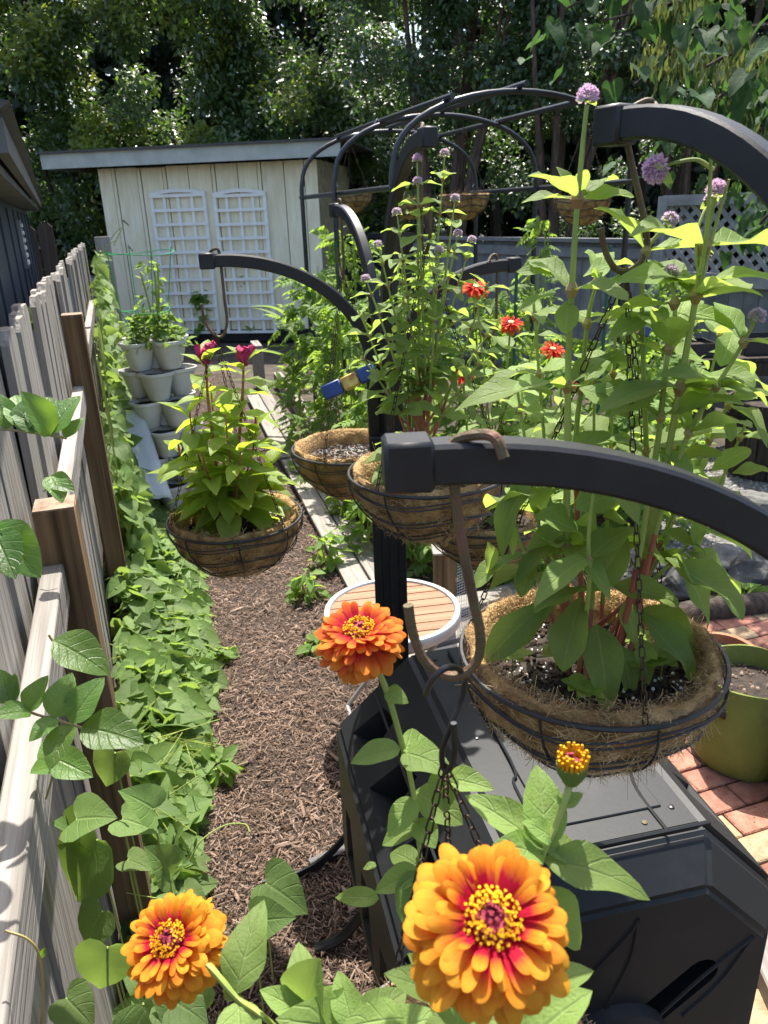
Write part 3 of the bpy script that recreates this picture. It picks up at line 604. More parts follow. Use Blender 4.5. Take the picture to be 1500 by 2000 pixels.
for a, nm in ((.02, 'side_pipe'), (.95, 'upper_pipe'), (math.pi/2, 'ridge_pipe'), (math.pi-.95, 'upper_pipe'), (math.pi-.02, 'side_pipe')):
    dz = -.1 if nm == 'side_pipe' else .03
    p0 = hp(hoops[0][0], a)-axd*.09+Vector((0, 0, dz)); p1 = hp(hoops[2][0], a)+axd*.09+Vector((0, 0, dz))
    pp = MB().tube([p0, p1], .018, 10).build(nm, MT['pipe'], arch, True)
    for c, _ in hoops:
        q = hp(c, a)+Vector((0, 0, dz*.5)); MB().tube([q+axd*.012+Vector((0, 0, .03)), q+lt*.02+axd*.012, q+axd*.012-Vector((0, 0, .03)), q-lt*.02+axd*.012], .004, 6, closed=True).build('clip', MT['galv'], pp, True)
# ================================================================ TREES
def crown_mesh(name, clumps, n, size, m, tpl=T_tree, droop=.3, shell=.55, zmin=None):
    """leaves spread through ellipsoid clumps: (x,y,z,rx,ry,rz)"""
    vol = np.array([(c[3]*c[4]+c[4]*c[5]+c[3]*c[5]) for c in clumps]); idx = RNG.choice(len(clumps), n, p=vol/vol.sum()); C_ = np.array(clumps)[idx]
    d = nrm(RNG.normal(size=(n, 3))); r = RNG.random(n)**(1-shell)
    r = np.clip(r*RNG.normal(1, .08, n), .1, 1.15)
    pos = C_[:, :3]+d*C_[:, 3:]*r[:, None]
    if zmin is not None: k = pos[:, 2] > zmin; pos, d = pos[k], d[k]; n = len(pos)
    dirs = d*.5+RNG.normal(0, .7, (n, 3)); dirs[:, 2] -= droop
    ups = np.tile([[0, -.5, .82]], (n, 1))+RNG.normal(0, .34, (n, 3))
    x, y, z = frames(dirs, ups); s = RNG.uniform(.7, 1.3, n)*size
    return scatter(name, tpl, pos, x, y, z, m, s)
def tree(name, label, base, h, clumps, n, size, m, trunks, group='trees behind the garden', bark='bark', tpl=T_tree, extra=None):
    t = thing(name, label, 'tree', base, 0, group)
    for tr in trunks:
        pts = [Vector(base)+Vector(p) for p in tr[0]]; r0 = tr[1]
        pts = bez(pts, 5); MB().tube(pts, [r0*(1-.75*i/len(pts)) for i in range(len(pts))], 8).build('trunk', MT[bark], t, True)
    tag(ob('crown', crown_mesh('crown', clumps, n, size, MT[m], tpl), t), kind='stuff')
    if extra: tag(ob('new_growth', crown_mesh('new_growth', extra[0], extra[1], size, MT[extra[2]], tpl, 0, .7), t), kind='stuff')
    return t
def clumpset(cx, cy, z0, z1, rx, ry, n, rs):
    out = []
    for _ in range(n):
        z = random.uniform(z0, z1); f = 1-.45*abs((z-(z0+z1)/2)/((z1-z0)/2))**2
        a = random.uniform(0, 6.28); q = random.random()**.5*f; s = random.uniform(.7, 1.3)*rs
        out.append((cx+math.cos(a)*rx*q, cy+math.sin(a)*ry*q, z, s, s, s*.75))
    return out
def trunkset(h, n=1, spread=.5, r=.12):
    o = []
    for k in range(n):
        a = random.uniform(0, 6.28); s = spread*random.uniform(.4, 1)
        o.append(([(math.cos(a)*.12*(n > 1), math.sin(a)*.12*(n > 1), -.1), (math.cos(a)*s*.35, math.sin(a)*s*.35, h*.35), (math.cos(a)*s*.7, math.sin(a)*s*.7, h*.65), (math.cos(a)*s, math.sin(a)*s, h)], r*random.uniform(.7, 1)))
    return o
labs = ['glossy dark green tree above the blue building at far left', 'glossy evergreen tree rising behind the left end of the cream shed', 'sparkling broad tree with yellow green new growth behind the middle of the shed',
        'glossy evergreen tree rising behind the right end of the cream shed']
for i, (x, y, h, w) in enumerate([(-8.2, 14.0, 6.9, 2.1), (-5.4, 14.8, 7.1, 2.0), (-3.0, 14.4, 6.8, 1.9), (-.9, 15.2, 7.1, 1.8)]):
    cl = clumpset(x, y, .9, h-.4, w*1.05, .85, 75, .42)
    ex = [(c[0]+random.uniform(-.2, .2), c[1]-.35, c[2]+.25, .34, .3, .26) for c in random.sample([c for c in cl if c[1] < y+.2], [10, 20, 22, 12][i])]
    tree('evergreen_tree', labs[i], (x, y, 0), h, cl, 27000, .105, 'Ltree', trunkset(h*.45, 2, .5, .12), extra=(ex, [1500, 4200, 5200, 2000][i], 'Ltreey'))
mlabs = ['multi stemmed tree with slim reddish trunks behind the pipe arch, nearest the shed', 'multi stemmed tree with slim reddish trunks behind the middle of the pipe arch', 'multi stemmed tree with slim trunks behind the grey board fence']
for i, (x, y, h) in enumerate([(1.0, 12.4, 6.6), (2.6, 12.0, 6.6), (4.8, 12.6, 6.8)]):
    cl = clumpset(x, y, 3.0, h-.3, 1.8, .9, 52, .4)+clumpset(x, y+.8, 1.4, 3.4, 1.6, .5, 8, .4)
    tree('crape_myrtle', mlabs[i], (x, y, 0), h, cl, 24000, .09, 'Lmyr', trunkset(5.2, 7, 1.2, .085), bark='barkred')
for i, (x, y, h, l) in enumerate([(7.2, 12.2, 8.5, 'dark leafy tree behind the lattice fence at far right'), (-11., 13, 8.5, 'dark leafy tree beyond the roof of the blue building'), (9.6, 9.5, 8., 'dark leafy tree outside the right edge behind the redbud')]):
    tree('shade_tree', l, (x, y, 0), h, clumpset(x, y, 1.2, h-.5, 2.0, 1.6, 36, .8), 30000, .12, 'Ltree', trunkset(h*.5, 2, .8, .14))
# the wood beyond reads as one mass
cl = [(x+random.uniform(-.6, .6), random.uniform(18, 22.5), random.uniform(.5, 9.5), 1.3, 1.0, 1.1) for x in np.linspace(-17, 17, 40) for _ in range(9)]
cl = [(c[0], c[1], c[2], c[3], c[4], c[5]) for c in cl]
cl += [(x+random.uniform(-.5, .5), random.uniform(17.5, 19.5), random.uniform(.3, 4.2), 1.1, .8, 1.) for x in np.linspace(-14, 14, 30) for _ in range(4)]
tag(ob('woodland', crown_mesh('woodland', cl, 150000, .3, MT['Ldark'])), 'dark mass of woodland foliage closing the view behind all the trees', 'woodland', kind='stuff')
for k in range(8):
    x = .2+k*.8+random.uniform(-.2, .2); y = random.uniform(15.5, 17.2); t = thing('tree_trunk', 'slim dark tree trunk in the shade behind the pipe arch, '+['first','second','third','fourth','fifth','sixth','seventh','eighth'][k]+' from the left', 'tree', (x, y, 0), 0, 'slim trunks in the wood')
    MB().tube(bez([(x, y, -.1), (x+random.uniform(-.2, .2), y, 3), (x+random.uniform(-.4, .4), y, 8.5)], 4), [.13-.006*i for i in range(9)], 7).build('trunk', MT['bark'], t, True)
# redbud bough hanging in from the right, with pods
rb = thing('redbud_tree', 'tree bough with large heart shaped leaves and hanging seed pods at top right', 'tree', (4.6, 5.4, 0))
MB().tube(bez([(4.6, 5.4, -.1), (4.55, 5.4, 1.6), (4.4, 5.35, 3.0), (4.2, 5.2, 4.4)], 6), [.11-.003*i for i in range(19)], 10).build('trunk', MT['bark'], rb, True)
boughs = [[(4.4, 5.35, 2.9), P(1400, 60, 5.0), P(1330, 90, 4.8), P(1240, 165, 4.7)], [(4.35, 5.3, 3.2), P(1480, -60, 5.0), P(1330, 0, 4.7), P(1180, 40, 4.6)], [(4.45, 5.35, 2.5), P(1490, 200, 4.9), P(1430, 180, 4.6), P(1370, 210, 4.4)],
          [(4.4, 5.3, 2.8), P(1500, 90, 4.6), P(1440, 100, 4.2), P(1380, 130, 4.1)], [(4.4, 5.3, 3.2), P(1560, -40, 4.5), P(1440, 10, 4.2)], [(4.45, 5.3, 2.6), P(1560, 260, 4.6), P(1480, 250, 4.2)], [(4.4, 5.3, 2.2), P(1580, 380, 5.5), P(1460, 460, 5.6)], [(4.3, 5.3, 3.6), P(1500, -160, 5), P(1300, -80, 4.9), P(1100, 20, 4.9)]]
nl = 0
for bi, bg in enumerate(boughs):
    pts = bez(bg, 8); MB().tube(pts, [.02-.014*i/len(pts) for i in range(len(pts))], 6).build('branch', MT['bark'], rb, True)
    for k in range(46 if bi < 6 else 34):
        f = random.random()**.7; q = pts[int(f*(len(pts)-1))]+Vector((random.gauss(0, .2), random.gauss(0, .3), random.gauss(.0, .16)))
        if bi >= 6: q = pts[int((.6+.4*f)*(len(pts)-1))]+rv(.18)
        dd = Vector((random.uniform(-1, .6), random.uniform(-.9, .3), -random.uniform(.2, 1.2)))
        leaf(rb, random.choice(('he', 'he2')), 'Lred', q, dd, random.uniform(.075, .14), (random.uniform(-.5, .3), random.uniform(-.3, .6), 1)); nl += 1
    if bi in (0, 2, 3, 5, 1):
        for c in range(5):
            f = random.uniform(.35, 1); q = pts[int(f*(len(pts)-1))]; n = 34
            pos = np.array(q)+RNG.normal(0, 1, (n, 3))*[.10, .10, .03]; dirs = RNG.normal(0, .25, (n, 3)); dirs[:, 2] = -1
            x, y, z = frames(dirs, RNG.normal(0, 1, (n, 3))); tp = (T_small[0]*[.42, 1, .3], T_small[1], T_small[2])
            tag(ob('seed_pods', scatter('seed_pods', tp, pos, x, y, z, MT['pod'], RNG.uniform(.06, .1, n)), rb), kind='stuff')
# ================================================================ HANGING BASKET STANDS
T1 = Vector((.012, 1.92, 0)); T2 = Vector((.458, .56, 0))
TPROF = lambda w, h: [(-w/2+.003, -h/2), (w/2-.003, -h/2), (w/2, -h/2+.003), (w/2, h/2-.003), (w/2-.003, h/2), (-w/2+.003, h/2), (-w/2, h/2-.003), (-w/2, -h/2+.003)]
HOOKPT = {}
def arm(stand, T, end, b, key, w=.024, h=.029):
    end = Vector(end); e0 = Vector((end.x, end.y, 0)); d = (T-e0); a = d.length-.03; d.normalize(); lat = Vector((-d.y, d.x, 0))
    pts = [end+d*.0]
    for k in range(0, 25):
        th = rad(90)*k/24; pts.append(end+d*(.035+(a-.035)*math.sin(th))+Vector((0, 0, -b*(1-math.cos(th)))))
    pts.append(Vector((pts[-1].x, pts[-1].y, .02)))
    o = MB().sweep(pts, lat, TPROF(w, h)).build('arm', MT['black'], stand, True)
    m = Matrix((d, lat, Vector((0, 0, 1)))).transposed()
    MB().box(end+d*.008, (.036, w+.007, h+.007), m, bev=.003).build('end_cap', MT['black'], stand, True)
    HOOKPT[key] = (end+d*(.038 if key == 'C' else .05), d, lat); return o
s1 = thing('basket_stand', 'black steel hanging basket stand with four curved arms behind the round table', 'plant stand', T1, 0, 'black basket stands')
arm(s1, T1, P(398, 510, 1.87), .27, 'C'); arm(s1, T1, P(838, 268, 1.57), .44, 'D'); arm(s1, T1, P(655, 411, 2.23), .34, 'E'); arm(s1, T1, P(1008, 517, 2.0), .26, 'F')
pb = MB()
for k in range(4): pb.box((T1.x-.033+k*.022, T1.y-.036, .64), (.0205, .012, 1.26), bev=.001)
pb.build('post_front', MT['black'], s1, True)
MB().box((T1.x, T1.y+.004, .66), (.088, .068, 1.3), bev=.003).build('post', MT['black'], s1, True)
for k in range(4):
    a = k*math.pi/2+.5; MB().box(T1+Vector((math.cos(a)*.16, math.sin(a)*.16, .015)), (.3, .03, .02), Matrix.Rotation(a, 3, 'Z')).build('foot', MT['black'], s1)
s2 = thing('basket_stand', 'black steel hanging basket stand whose two thick arms reach in from the right edge', 'plant stand', T2, 0, 'black basket stands')
arm(s2, T2, P(1190, 247, .89), .48, 'A', .026, .031); arm(s2, T2, P(775, 905, .53), .30, 'B', .026, .031)
MB().box((T2.x, T2.y, .66), (.08, .08, 1.3), bev=.003).build('post', MT['black'], s2, True)
for k in range(4):
    a = k*math.pi/2+.2; MB().box(T2+Vector((math.cos(a)*.16, math.sin(a)*.16, .015)), (.3, .03, .02), Matrix.Rotation(a, 3, 'Z')).build('foot', MT['black'], s2)
def hook(name, label, pts, r, m='rust'):
    o = MB().tube(bez(pts, 8), r, 8).build(name, MT[m], None, True); return tag(o, label, 'hook', 'hooks over the stand arms')
def shook(key, label, L, r=.0036, gap=.05, flip=1):
    p, d, lat = HOOKPT[key]; U_ = Vector((0, 0, 1)); t = p+U_*.02
    pts = [t-d*.03*flip-U_*.012+lat*.012, t-d*.015*flip+U_*.004, t-d*.002*flip+U_*.002, p-U_*.018, p-U_*(L*.5), p-U_*(L-.03), p-U_*L-d*gap*.25*flip, p-U_*(L)-d*gap*.6*flip, p-U_*(L-.03)-d*gap*flip, p-U_*(L-.075)-d*gap*1.1*flip]
    hook('s_hook', label, pts, r); return p-U_*(L-.008)-d*gap*.4*flip
RIMDROP = .66
hb = {}
hb['C'] = shook('C', 'rusty S hook on the left arm above the celosia basket', .17)
hb['C'] = hb['C']-Vector((.012, 0, 0))
hb['D'] = shook('D', 'rusty S hook hanging from the tallest arm above the amaranth basket', .2)
hb['E'] = shook('E', 'rusty S hook on the far arm above the empty basket', .17)
hb['F'] = shook('F', 'rusty S hook on the short right arm above the red zinnias', .17, flip=-1)
hook('s_hook', 'thick rusty hook over the upper right arm holding the large amaranth basket', [P(1205, 222, .9), P(1228, 214, .9), P(1262, 198, .9), P(1278, 204, .9), P(1284, 222, .885)], .0036)
hook('s_hook', 'long rusty rod hook below the upper right arm beside the pink globe flowers', [P(1221, 262, .9), P(1236, 330, .9), P(1252, 400, .9), P(1262, 450, .9), P(1262, 490, .9), P(1240, 522, .9), P(1208, 528, .9), P(1186, 500, .9), P(1172, 446, .9)], .0036)
hb['A'] = P(1222, 524, .9)
hook('s_hook', 'bent rusty hook end lying over the nearest black arm', [P(878, 872, .53), P(893, 858, .53), P(925, 850, .525), P(955, 850, .52), P(972, 862, .515), P(984, 895, .511)], .0042)
hook('s_hook', 'large rusty J shaped hook rod hanging under the nearest black arm', [P(886, 930, .535), P(893, 1000, .535), P(908, 1090, .535), P(924, 1170, .535), P(938, 1240, .535), P(932, 1290, .535), P(900, 1318, .535), P(860, 1316, .535), P(826, 1285, .535), P(806, 1235, .535), P(797, 1182, .535)], .0041)
hook('chain_hook', 'small dark steel chain hook hooked on the large rusty rod', [P(832, 1358, .53), P(842, 1332, .52), P(868, 1306, .52), P(895, 1306, .53), P(908, 1328, .545), P(900, 1370, .545), P(880, 1420, .54), P(864, 1465, .54), P(866, 1500, .54), P(878, 1502, .535), P(888, 1470, .53), P(886, 1412, .53)], .0027, 'steel')
hb['B'] = P(868, 1490, .54)
# ---------------------------------------------------------------- coir baskets
BR = .169
def bowl(t):  # 0 rim .. 1 bottom
    return BR*(1-t**1.9*.62), -.142*t**.92
bumps = lambda a, i: 1+.022*math.sin(a*5+i*.8)+.02*math.sin(a*11+i*1.3)+.012*math.sin(a*23+i*2.1)+(.035*math.sin(a*8) if i > 6 else 0)
prof = [(BR*.80, -.042), (BR*.84, -.015), (BR*.90, .012), (BR*.97, .016), (BR*.985, .0)]+[(bowl(k/9)[0]*.985, bowl(k/9)[1]) for k in range(1, 10)]+[(.03, -.149), (0, -.15)]
b = MB().lathe(prof, 48, wob=bumps); ME_liner = b.mesh('liner', MT['coir'], 'all')
b = MB().tube([((BR+.005)*math.cos(a), (BR+.005)*math.sin(a), .004) for a in np.linspace(0, 2*math.pi, 48, endpoint=False)], .0036, 6, True)
for t in (.12, .42, .72):
    r, z = bowl(t)
    for dz, ph in ((0, 0), (.006, .4)): b.tube([((r+.0085)*math.cos(a), (r+.0085)*math.sin(a), z+dz+.006*math.sin(a*4+ph)) for a in np.linspace(0, 2*math.pi, 40, endpoint=False)], .0016, 5, True)
for k in range(8):
    a = k*math.pi/4+.2; b.tube([((bowl(t)[0]+.008)*math.cos(a+.1*t), (bowl(t)[0]+.008)*math.sin(a+.1*t), bowl(t)[1]) for t in np.linspace(0, 1, 8)]+[(0, 0, -.153)], .0019, 5)
ME_wire = b.mesh('wire_frame', MT['wire'], True)
def soil_mesh(r, m, n=10):
    b = MB(); vs = [(0, 0, 0)]; fs = []
    for i in range(1, n+1):
        for j in range(24):
            a = j*math.pi/12; q = r*i/n; vs.append((q*math.cos(a), q*math.sin(a), random.gauss(0, .003)-.006*(i/n)**2))
    for j in range(24): fs.append((0, 1+j, 1+(j+1) % 24))
    for i in range(n-1):
        for j in range(24): fs.append((1+i*24+j, 1+(i+1)*24+j, 1+(i+1)*24+(j+1) % 24, 1+i*24+(j+1) % 24))
    return b.add(vs, fs).mesh('soil', m, 'all')
ME_soil = soil_mesh(BR*.86, MT['soil']); MT['mixdry'] = mat('dry_potting_mix', (.12, .085, .06), (.38, .32, .25), 120, .95, .8, 200); ME_soildry = soil_mesh(BR*.86, MT['mixdry'])
def fibre_mesh(n, L=.05):
    a = RNG.uniform(0, 6.283, n); t = RNG.random(n)**.8
    out = []; F = []; K = 5
    for i in range(n):
        if RNG.random() < .4: r, z = BR*RNG.uniform(.8, .98), RNG.uniform(.004, .017)
        else: r, z = bowl(t[i]); r += .001
        p = np.array((r*math.cos(a[i]), r*math.sin(a[i]), z)); rad_ = np.array((math.cos(a[i]), math.sin(a[i]), -.3*t[i]))
        tg = nrm(RNG.normal(0, 1, (1, 3)))[0]; tg -= rad_*tg.dot(rad_)*.75; cv = RNG.normal(0, 40, 3); l = L*RNG.uniform(.4, 1.3); w = np.cross(tg, rad_); w = w/max(np.linalg.norm(w), 1e-6)*.00038
        b0 = len(out); lift = RNG.uniform(0, .05)
        for k in range(K):
            s = (k/(K-1)-.5)*l; q = p+tg*s+cv*s*s*.5*(l/.05)+rad_*(.002+lift*abs(s)*.5); out += [q-w, q+w]
        for k in range(K-1): F.append((b0+2*k, b0+2*k+1, b0+2*k+3, b0+2*k+2))
    return npmesh('coir_fibres', np.array(out), np.array(F), MT['fiber'], None, None)
ME_fib = {'hi': fibre_mesh(6500, .034), 'mid': fibre_mesh(2000, .036), 'lo': fibre_mesh(420, .05)}
def link_mesh():
    b = MB(); pts = []
    for k in range(12):
        a = k*math.pi/6; pts.append((math.cos(a)*.0042, 0, math.sin(a)*.0042+(.0052 if math.sin(a) >= 0 else -.0052)))
    return b.tube(pts, .0012, 5, True)
_lk = link_mesh(); LKV, LKF = np.array(_lk.v, float), np.array(_lk.f)
def chain(parent, a, b_, m='cham', s=.8):
    a, b_ = Vector(a), Vector(b_); L = (b_-a).length; n = max(2, int(L/(.0165*s))); d = (b_-a)/L; x = d.orthogonal().normalized(); y = d.cross(x)
    pos = np.array([a+d*(L*(i+.5)/n)+Vector((0, 0, -.012*math.sin(math.pi*(i+.5)/n)))*L for i in range(n)]); A = np.array([x if i % 2 else y for i in range(n)])*s; B = np.array([y if i % 2 else -x for i in range(n)])*s; Z = np.tile(np.array([d]), (n, 1))*s
    V, F = LKV, LKF; me = scatter('chain', (V, F, None), pos, A, B, Z, MT[m]); return ob('chain', me, parent)
def basket(key, c, label, top=None, fib='mid', soil=None, ang=-1.5, group='coir hanging baskets', nch=3, dry=False, perl=120):
    c = Vector(c); t = thing('hanging_basket', label, 'basket', c, 0, group); M_ = Matrix.Translation(c) @ Matrix.Rotation(random.uniform(0, 6), 4, 'Z'); Mz = Matrix.Translation(c)
    ob('liner', ME_liner, t, M_); ob('wire_frame', ME_wire, t, Mz)
    ob('soil', ME_soildry if dry else ME_soil, t, Matrix.Translation(c-Vector((0, 0, .030))))
    tag(ob('coir_fibres', ME_fib[fib], t, M_), kind='stuff')
    if perl:
        n = perl; a = RNG.uniform(0, 6.28, n); r = BR*.8*RNG.random(n)**.5; s = RNG.uniform(.0011, .003, n)*(2.2 if dry else 1)
        pos = np.array(c)+np.stack([r*np.cos(a), r*np.sin(a), np.full(n, -.031)], 1); I = np.tile(np.eye(3)[None], (n, 1, 1))
        tag(ob('perlite', scatter('perlite', (pebV, chipF, None), pos, I[:, 0], I[:, 1], I[:, 2], MT['peb'] if dry else MT['perl'], s), t), kind='stuff')
        n *= 3; a = RNG.uniform(0, 6.28, n); r = BR*.82*RNG.random(n)**.5; th = RNG.uniform(0, 6.28, n)
        pos = np.array(c)+np.stack([r*np.cos(a), r*np.sin(a), np.full(n, -.034)+RNG.random(n)*.006], 1)
        ax = np.stack([np.cos(th), np.sin(th), RNG.normal(0, .3, n)], 1)*RNG.uniform(.004, .016, n)[:, None]; ay = np.stack([-np.sin(th), np.cos(th), 0*th], 1)*RNG.uniform(.003, .007, n)[:, None]; az = np.tile([[0, 0, .003]], (n, 1))
        tag(ob('soil_bits', scatter('soil_bits', (chipV, chipF, None), pos, ax, ay, az, MT['soilbits'], smooth=False), t), kind='stuff')
    if top is not None:
        for k in range(nch):
            a = ang+k*2*math.pi/nch; chain(t, top, c+Vector((BR*math.cos(a), BR*math.sin(a), .006)))
    return t
BC = {}
for key, lab, fib, ang, dry, perl in (('A', 'large coir lined hanging basket with dark soil holding the tall amaranths at right', 'hi', -1.45, 0, 260), ('B', 'coir lined hanging basket at the bottom edge holding the orange zinnias', 'hi', -.5, 0, 120), ('C', 'coir lined hanging basket over the path holding the celosia', 'mid', -.6, 0, 120),
                                ('D', 'coir lined hanging basket in front of the black post holding bushy amaranth', 'mid', -2.3, 0, 120), ('E', 'coir lined hanging basket with bare pebbly soil and no plant', 'mid', -2.0, 1, 420), ('F', 'coir lined hanging basket behind the big arm holding red zinnias', 'mid', -1.2, 0, 80)):
    p = HOOKPT[key][0]; c = Vector((hb[key].x, hb[key].y, p.z-RIMDROP+(.018 if key in 'AC' else -.09 if key == 'B' else 0)))+Vector((.03 if key == 'B' else -.008 if key == 'A' else 0, 0, 0)); BC[key] = c
    basket(key, c, lab, hb[key], fib, ang=ang, dry=dry, perl=perl)
for i, (x, y, Y, lab) in enumerate(((687, 380, 7.2, 'small coir basket hanging from the arch beside the shed corner'), (800, 392, 6.9, 'coir basket hanging from the arch behind the tallest black arm'), (905, 384, 5.6, 'shaggy coir basket hanging from the middle of the pipe arch'), (1138, 388, 5.0, 'round coir basket hanging from the arch behind the tall amaranth stem'))):
    q = P(x, y, Y); basket('arch', q, lab, q+Vector((0, 0, .42)), 'lo', ang=.4+i, group='coir baskets on the pipe arch', perl=0)
# ================================================================ COMPOST TUMBLER
cd_ = Vector((.205, -.979, 0)).normalized(); cw_ = Vector((cd_.y*-1, cd_.x, 0)); f0 = Vector((.501, .95, 0)); LEN = .63
CM = Matrix(((cw_.x, 0, cd_.x, f0.x-cw_.x*.166), (cw_.y, 0, cd_.y, f0.y-cw_.y*.166), (0, 1, 0, 0), (0, 0, 0, 1)))   # local x = width, y = height, z = towards the front (0 = front plane)
OC = [(-.166, .92), (.166, .92), (.318, .755), (.318, .395), (.166, .23), (-.166, .23), (-.345, .395), (-.345, .755)]
def boolmesh(name, bm_mesh, cutters, m, mcut=None):
    o = bpy.data.objects.new(name, bm_mesh); COL.objects.link(o)
    cut = MB()
    for c in cutters: cut.add(c.v, c.f)
    cme = cut.mesh('cutter', m); co = bpy.data.objects.new('cutter', cme); COL.objects.link(co)
    md = o.modifiers.new('b', 'BOOLEAN'); md.object = co; md.operation = 'DIFFERENCE'; md.solver = 'EXACT'
    bpy.context.view_layer.update(); dg = bpy.context.evaluated_depsgraph_get(); me = bpy.data.meshes.new_from_object(o.evaluated_get(dg)); me.name = name
    bpy.data.objects.remove(o); bpy.data.objects.remove(co); bpy.data.meshes.remove(cme); return me
ct = thing('compost_tumbler', 'black plastic octagonal compost tumbler on a steel stand below the baskets', 'composter', (f0-cd_*.3-cw_*.16)*1.0)
bm = bmesh.new(); vs = [bm.verts.new((x, y, 0)) for x, y in OC]; vb = [bm.verts.new((x, y, -LEN)) for x, y in OC]
bm.faces.new(vs); bm.faces.new(vb[::-1]); [bm.faces.new((vs[i], vb[i], vb[(i+1) % 8], vs[(i+1) % 8])) for i in range(8)]
bmesh.ops.recalc_face_normals(bm, faces=bm.faces); bmesh.ops.bevel(bm, geom=bm.edges[:], offset=.012, segments=2, affect='EDGES')
bme_ = bpy.data.meshes.new('body'); bm.to_mesh(bme_); bm.free(); bme_.materials.append(MT['plast'])
cuts = []
# bulging front end with vent slots
cx_, cy_ = -.012, .575
ring = lambda s, z: [Vector((cx_+(x-cx_)*s, cy_+(y-cy_)*s, z)) for x, y in OC]
def pocket(o, u, v, nn, quad, depth=.055, taper=.6):
    """quad of (a,b) on the plane o + a u + b v, pressed inwards"""
    c = Vector((sum(q[0] for q in quad)/4, sum(q[1] for q in quad)/4)); n_ = len(quad)
    top = [o+u*q[0]+v*q[1]+nn*.01 for q in quad]; bot = [o+u*(c.x+(q[0]-c.x)*taper)+v*(c.y+(q[1]-c.y)*taper)-nn*depth for q in quad]
    k = MB(); k.add(top+bot, [tuple(range(n_)), tuple(range(2*n_-1, n_-1, -1))]+[(i, n_+i, n_+(i+1) % n_, (i+1) % n_) for i in range(n_)]); cuts.append(k)
Zb = Vector((0, 0, -1))
def panel(i0, i1):  # panel between octagon corners: origin, along-width unit, normal
    a = Vector(OC[i0]+(0,)); c = Vector(OC[i1]+(0,)); u = (c-a).normalized(); nn = Vector((-u.y, u.x, 0)); nn = nn if nn.dot((a+c)/2-Vector((cx_, cy_, 0))) > 0 else -nn; return a, u, nn, (c-a).length
for (i0, i1) in ((7, 0), (6, 7)):
    a, u, nn, w = panel(i0, i1)
    for z in (.07, .25, .43): pocket(a, Zb, u, nn, [(z, .035), (z+.13, .035), (z+.115, w*.55), (z+.05, w*.62)])
a, u, nn, w = panel(2, 1)
for z in (.1, .36): pocket(a, Zb, u, nn, [(z, .035), (z+.13, .035), (z+.10, w*.6), (z+.03, w*.6)])
body = ob('body', boolmesh('body', bme_, cuts, MT['plast']), ct, CM)
for p in body.data.polygons: p.use_smooth = True
body.data.set_sharp_from_angle(angle=rad(32))
# sliding door and seam ribs on top
dr = MB().box((.015, .9205, -.33), (.20, .006, .55), bev=.002).build('door_panel', MT['plast'], ct, True, CM)
MB().tube(bez([(-.10, .921, .0), (-.10, .923, -.16), (-.085, .927, -.22), (-.085, .927, -.6)], 6), .0025, 6).build('seam', MT['plast'], ct, True, CM)
MB().tube(bez([(.095, .921, .0), (.095, .923, -.1), (.12, .927, -.2), (.12, .927, -.38), (.10, .927, -.6)], 6), .003, 6).build('seam', MT['plast'], ct, True, CM)
MB().tube([(-.166, .926, .0), (.166, .926, .0)], .004, 6).build('seam', MT['plast'], ct, True, CM)
MB().tube([(-.255, .842, -.02), (-.255, .842, -.6)], .003, 6).build('seam', MT['plast'], ct, True, CM)
for x, z in ((-.12, -.03), (.07, -.03), (.13, -.05), (.13, -.3), (-.12, -.3), (-.12, -.58), (.05, -.58), (-.06, -.4), (.0, -.2)):
    MB().lathe([(.0052, 0), (.0048, .002), (.0025, .003), (0, .003)], 10).build('screw', MT['steel'] if x != .07 else MT['rust'], ct, True, CM @ Matrix.Translation((x, .9235 if -.085 < x < .115 and z < -.055 else .92, z)) @ Matrix.Rotation(rad(-90), 4, 'X'))
fz = .062     # bulging end: leaf emboss, slots, hub
SLOTS = ((.105, .64, 40, .10), (-.13, .64, 118, .08), (.06, .43, -50, .08), (-.12, .44, 230, .08)); scut = []
for (x, y, a, l) in SLOTS:
    rr = .031; pl = [(l/2+rr*math.cos(t), rr*math.sin(t)) for t in np.linspace(-1.57, 1.57, 8)]+[(-l/2-rr*math.cos(t), -rr*math.sin(t)) for t in np.linspace(-1.57, 1.57, 8)]
    scut.append(MB().prism(pl, Matrix.Translation((x, y, fz-.05)) @ Matrix.Rotation(rad(a), 4, 'Z'), .08))
b = MB(); b.add(ring(.975, -.004)+ring(.975, .006)+ring(.82, fz), [tuple(range(8))[::-1], tuple(range(16, 24))]+[(r8+i, r8+(i+1) % 8, r8+8+(i+1) % 8, r8+8+i) for r8 in (0, 8) for i in range(8)])
em = b.mesh('end_panel', MT['plast']); bm = bmesh.new(); bm.from_mesh(em); bmesh.ops.bevel(bm, geom=[e for e in bm.edges if all(v.co.z > .005 for v in e.verts)], offset=.008, segments=2, affect='EDGES'); bm.to_mesh(em); bm.free()
ep = ob('end_panel', boolmesh('end_panel', em, scut, MT['plast']), ct, CM)
for p in ep.data.polygons: p.use_smooth = True
ep.data.set_sharp_from_angle(angle=rad(30))
for pts in ([(-.10, .60), (-.06, .70), (.02, .80), (.035, .83)], [(.035, .83), (.03, .75), (.0, .66), (-.01, .62)], [(.06, .56), (.16, .66), (.25, .73)], [(.25, .73), (.2, .64), (.14, .58)], [(.03, .53), (.14, .52), (.24, .47)], [(.24, .47), (.14, .44), (.05, .45)], [(-.12, .6), (-.2, .68), (-.27, .75)], [(-.27, .75), (-.23, .66), (-.17, .57)], [(-.02, .44), (.02, .36), (.03, .3)]):
    MB().tube(bez([(x-.02, y, fz) for x, y in pts], 6), .0035, 6).build('emboss', MT['plast'], ct, True, CM)
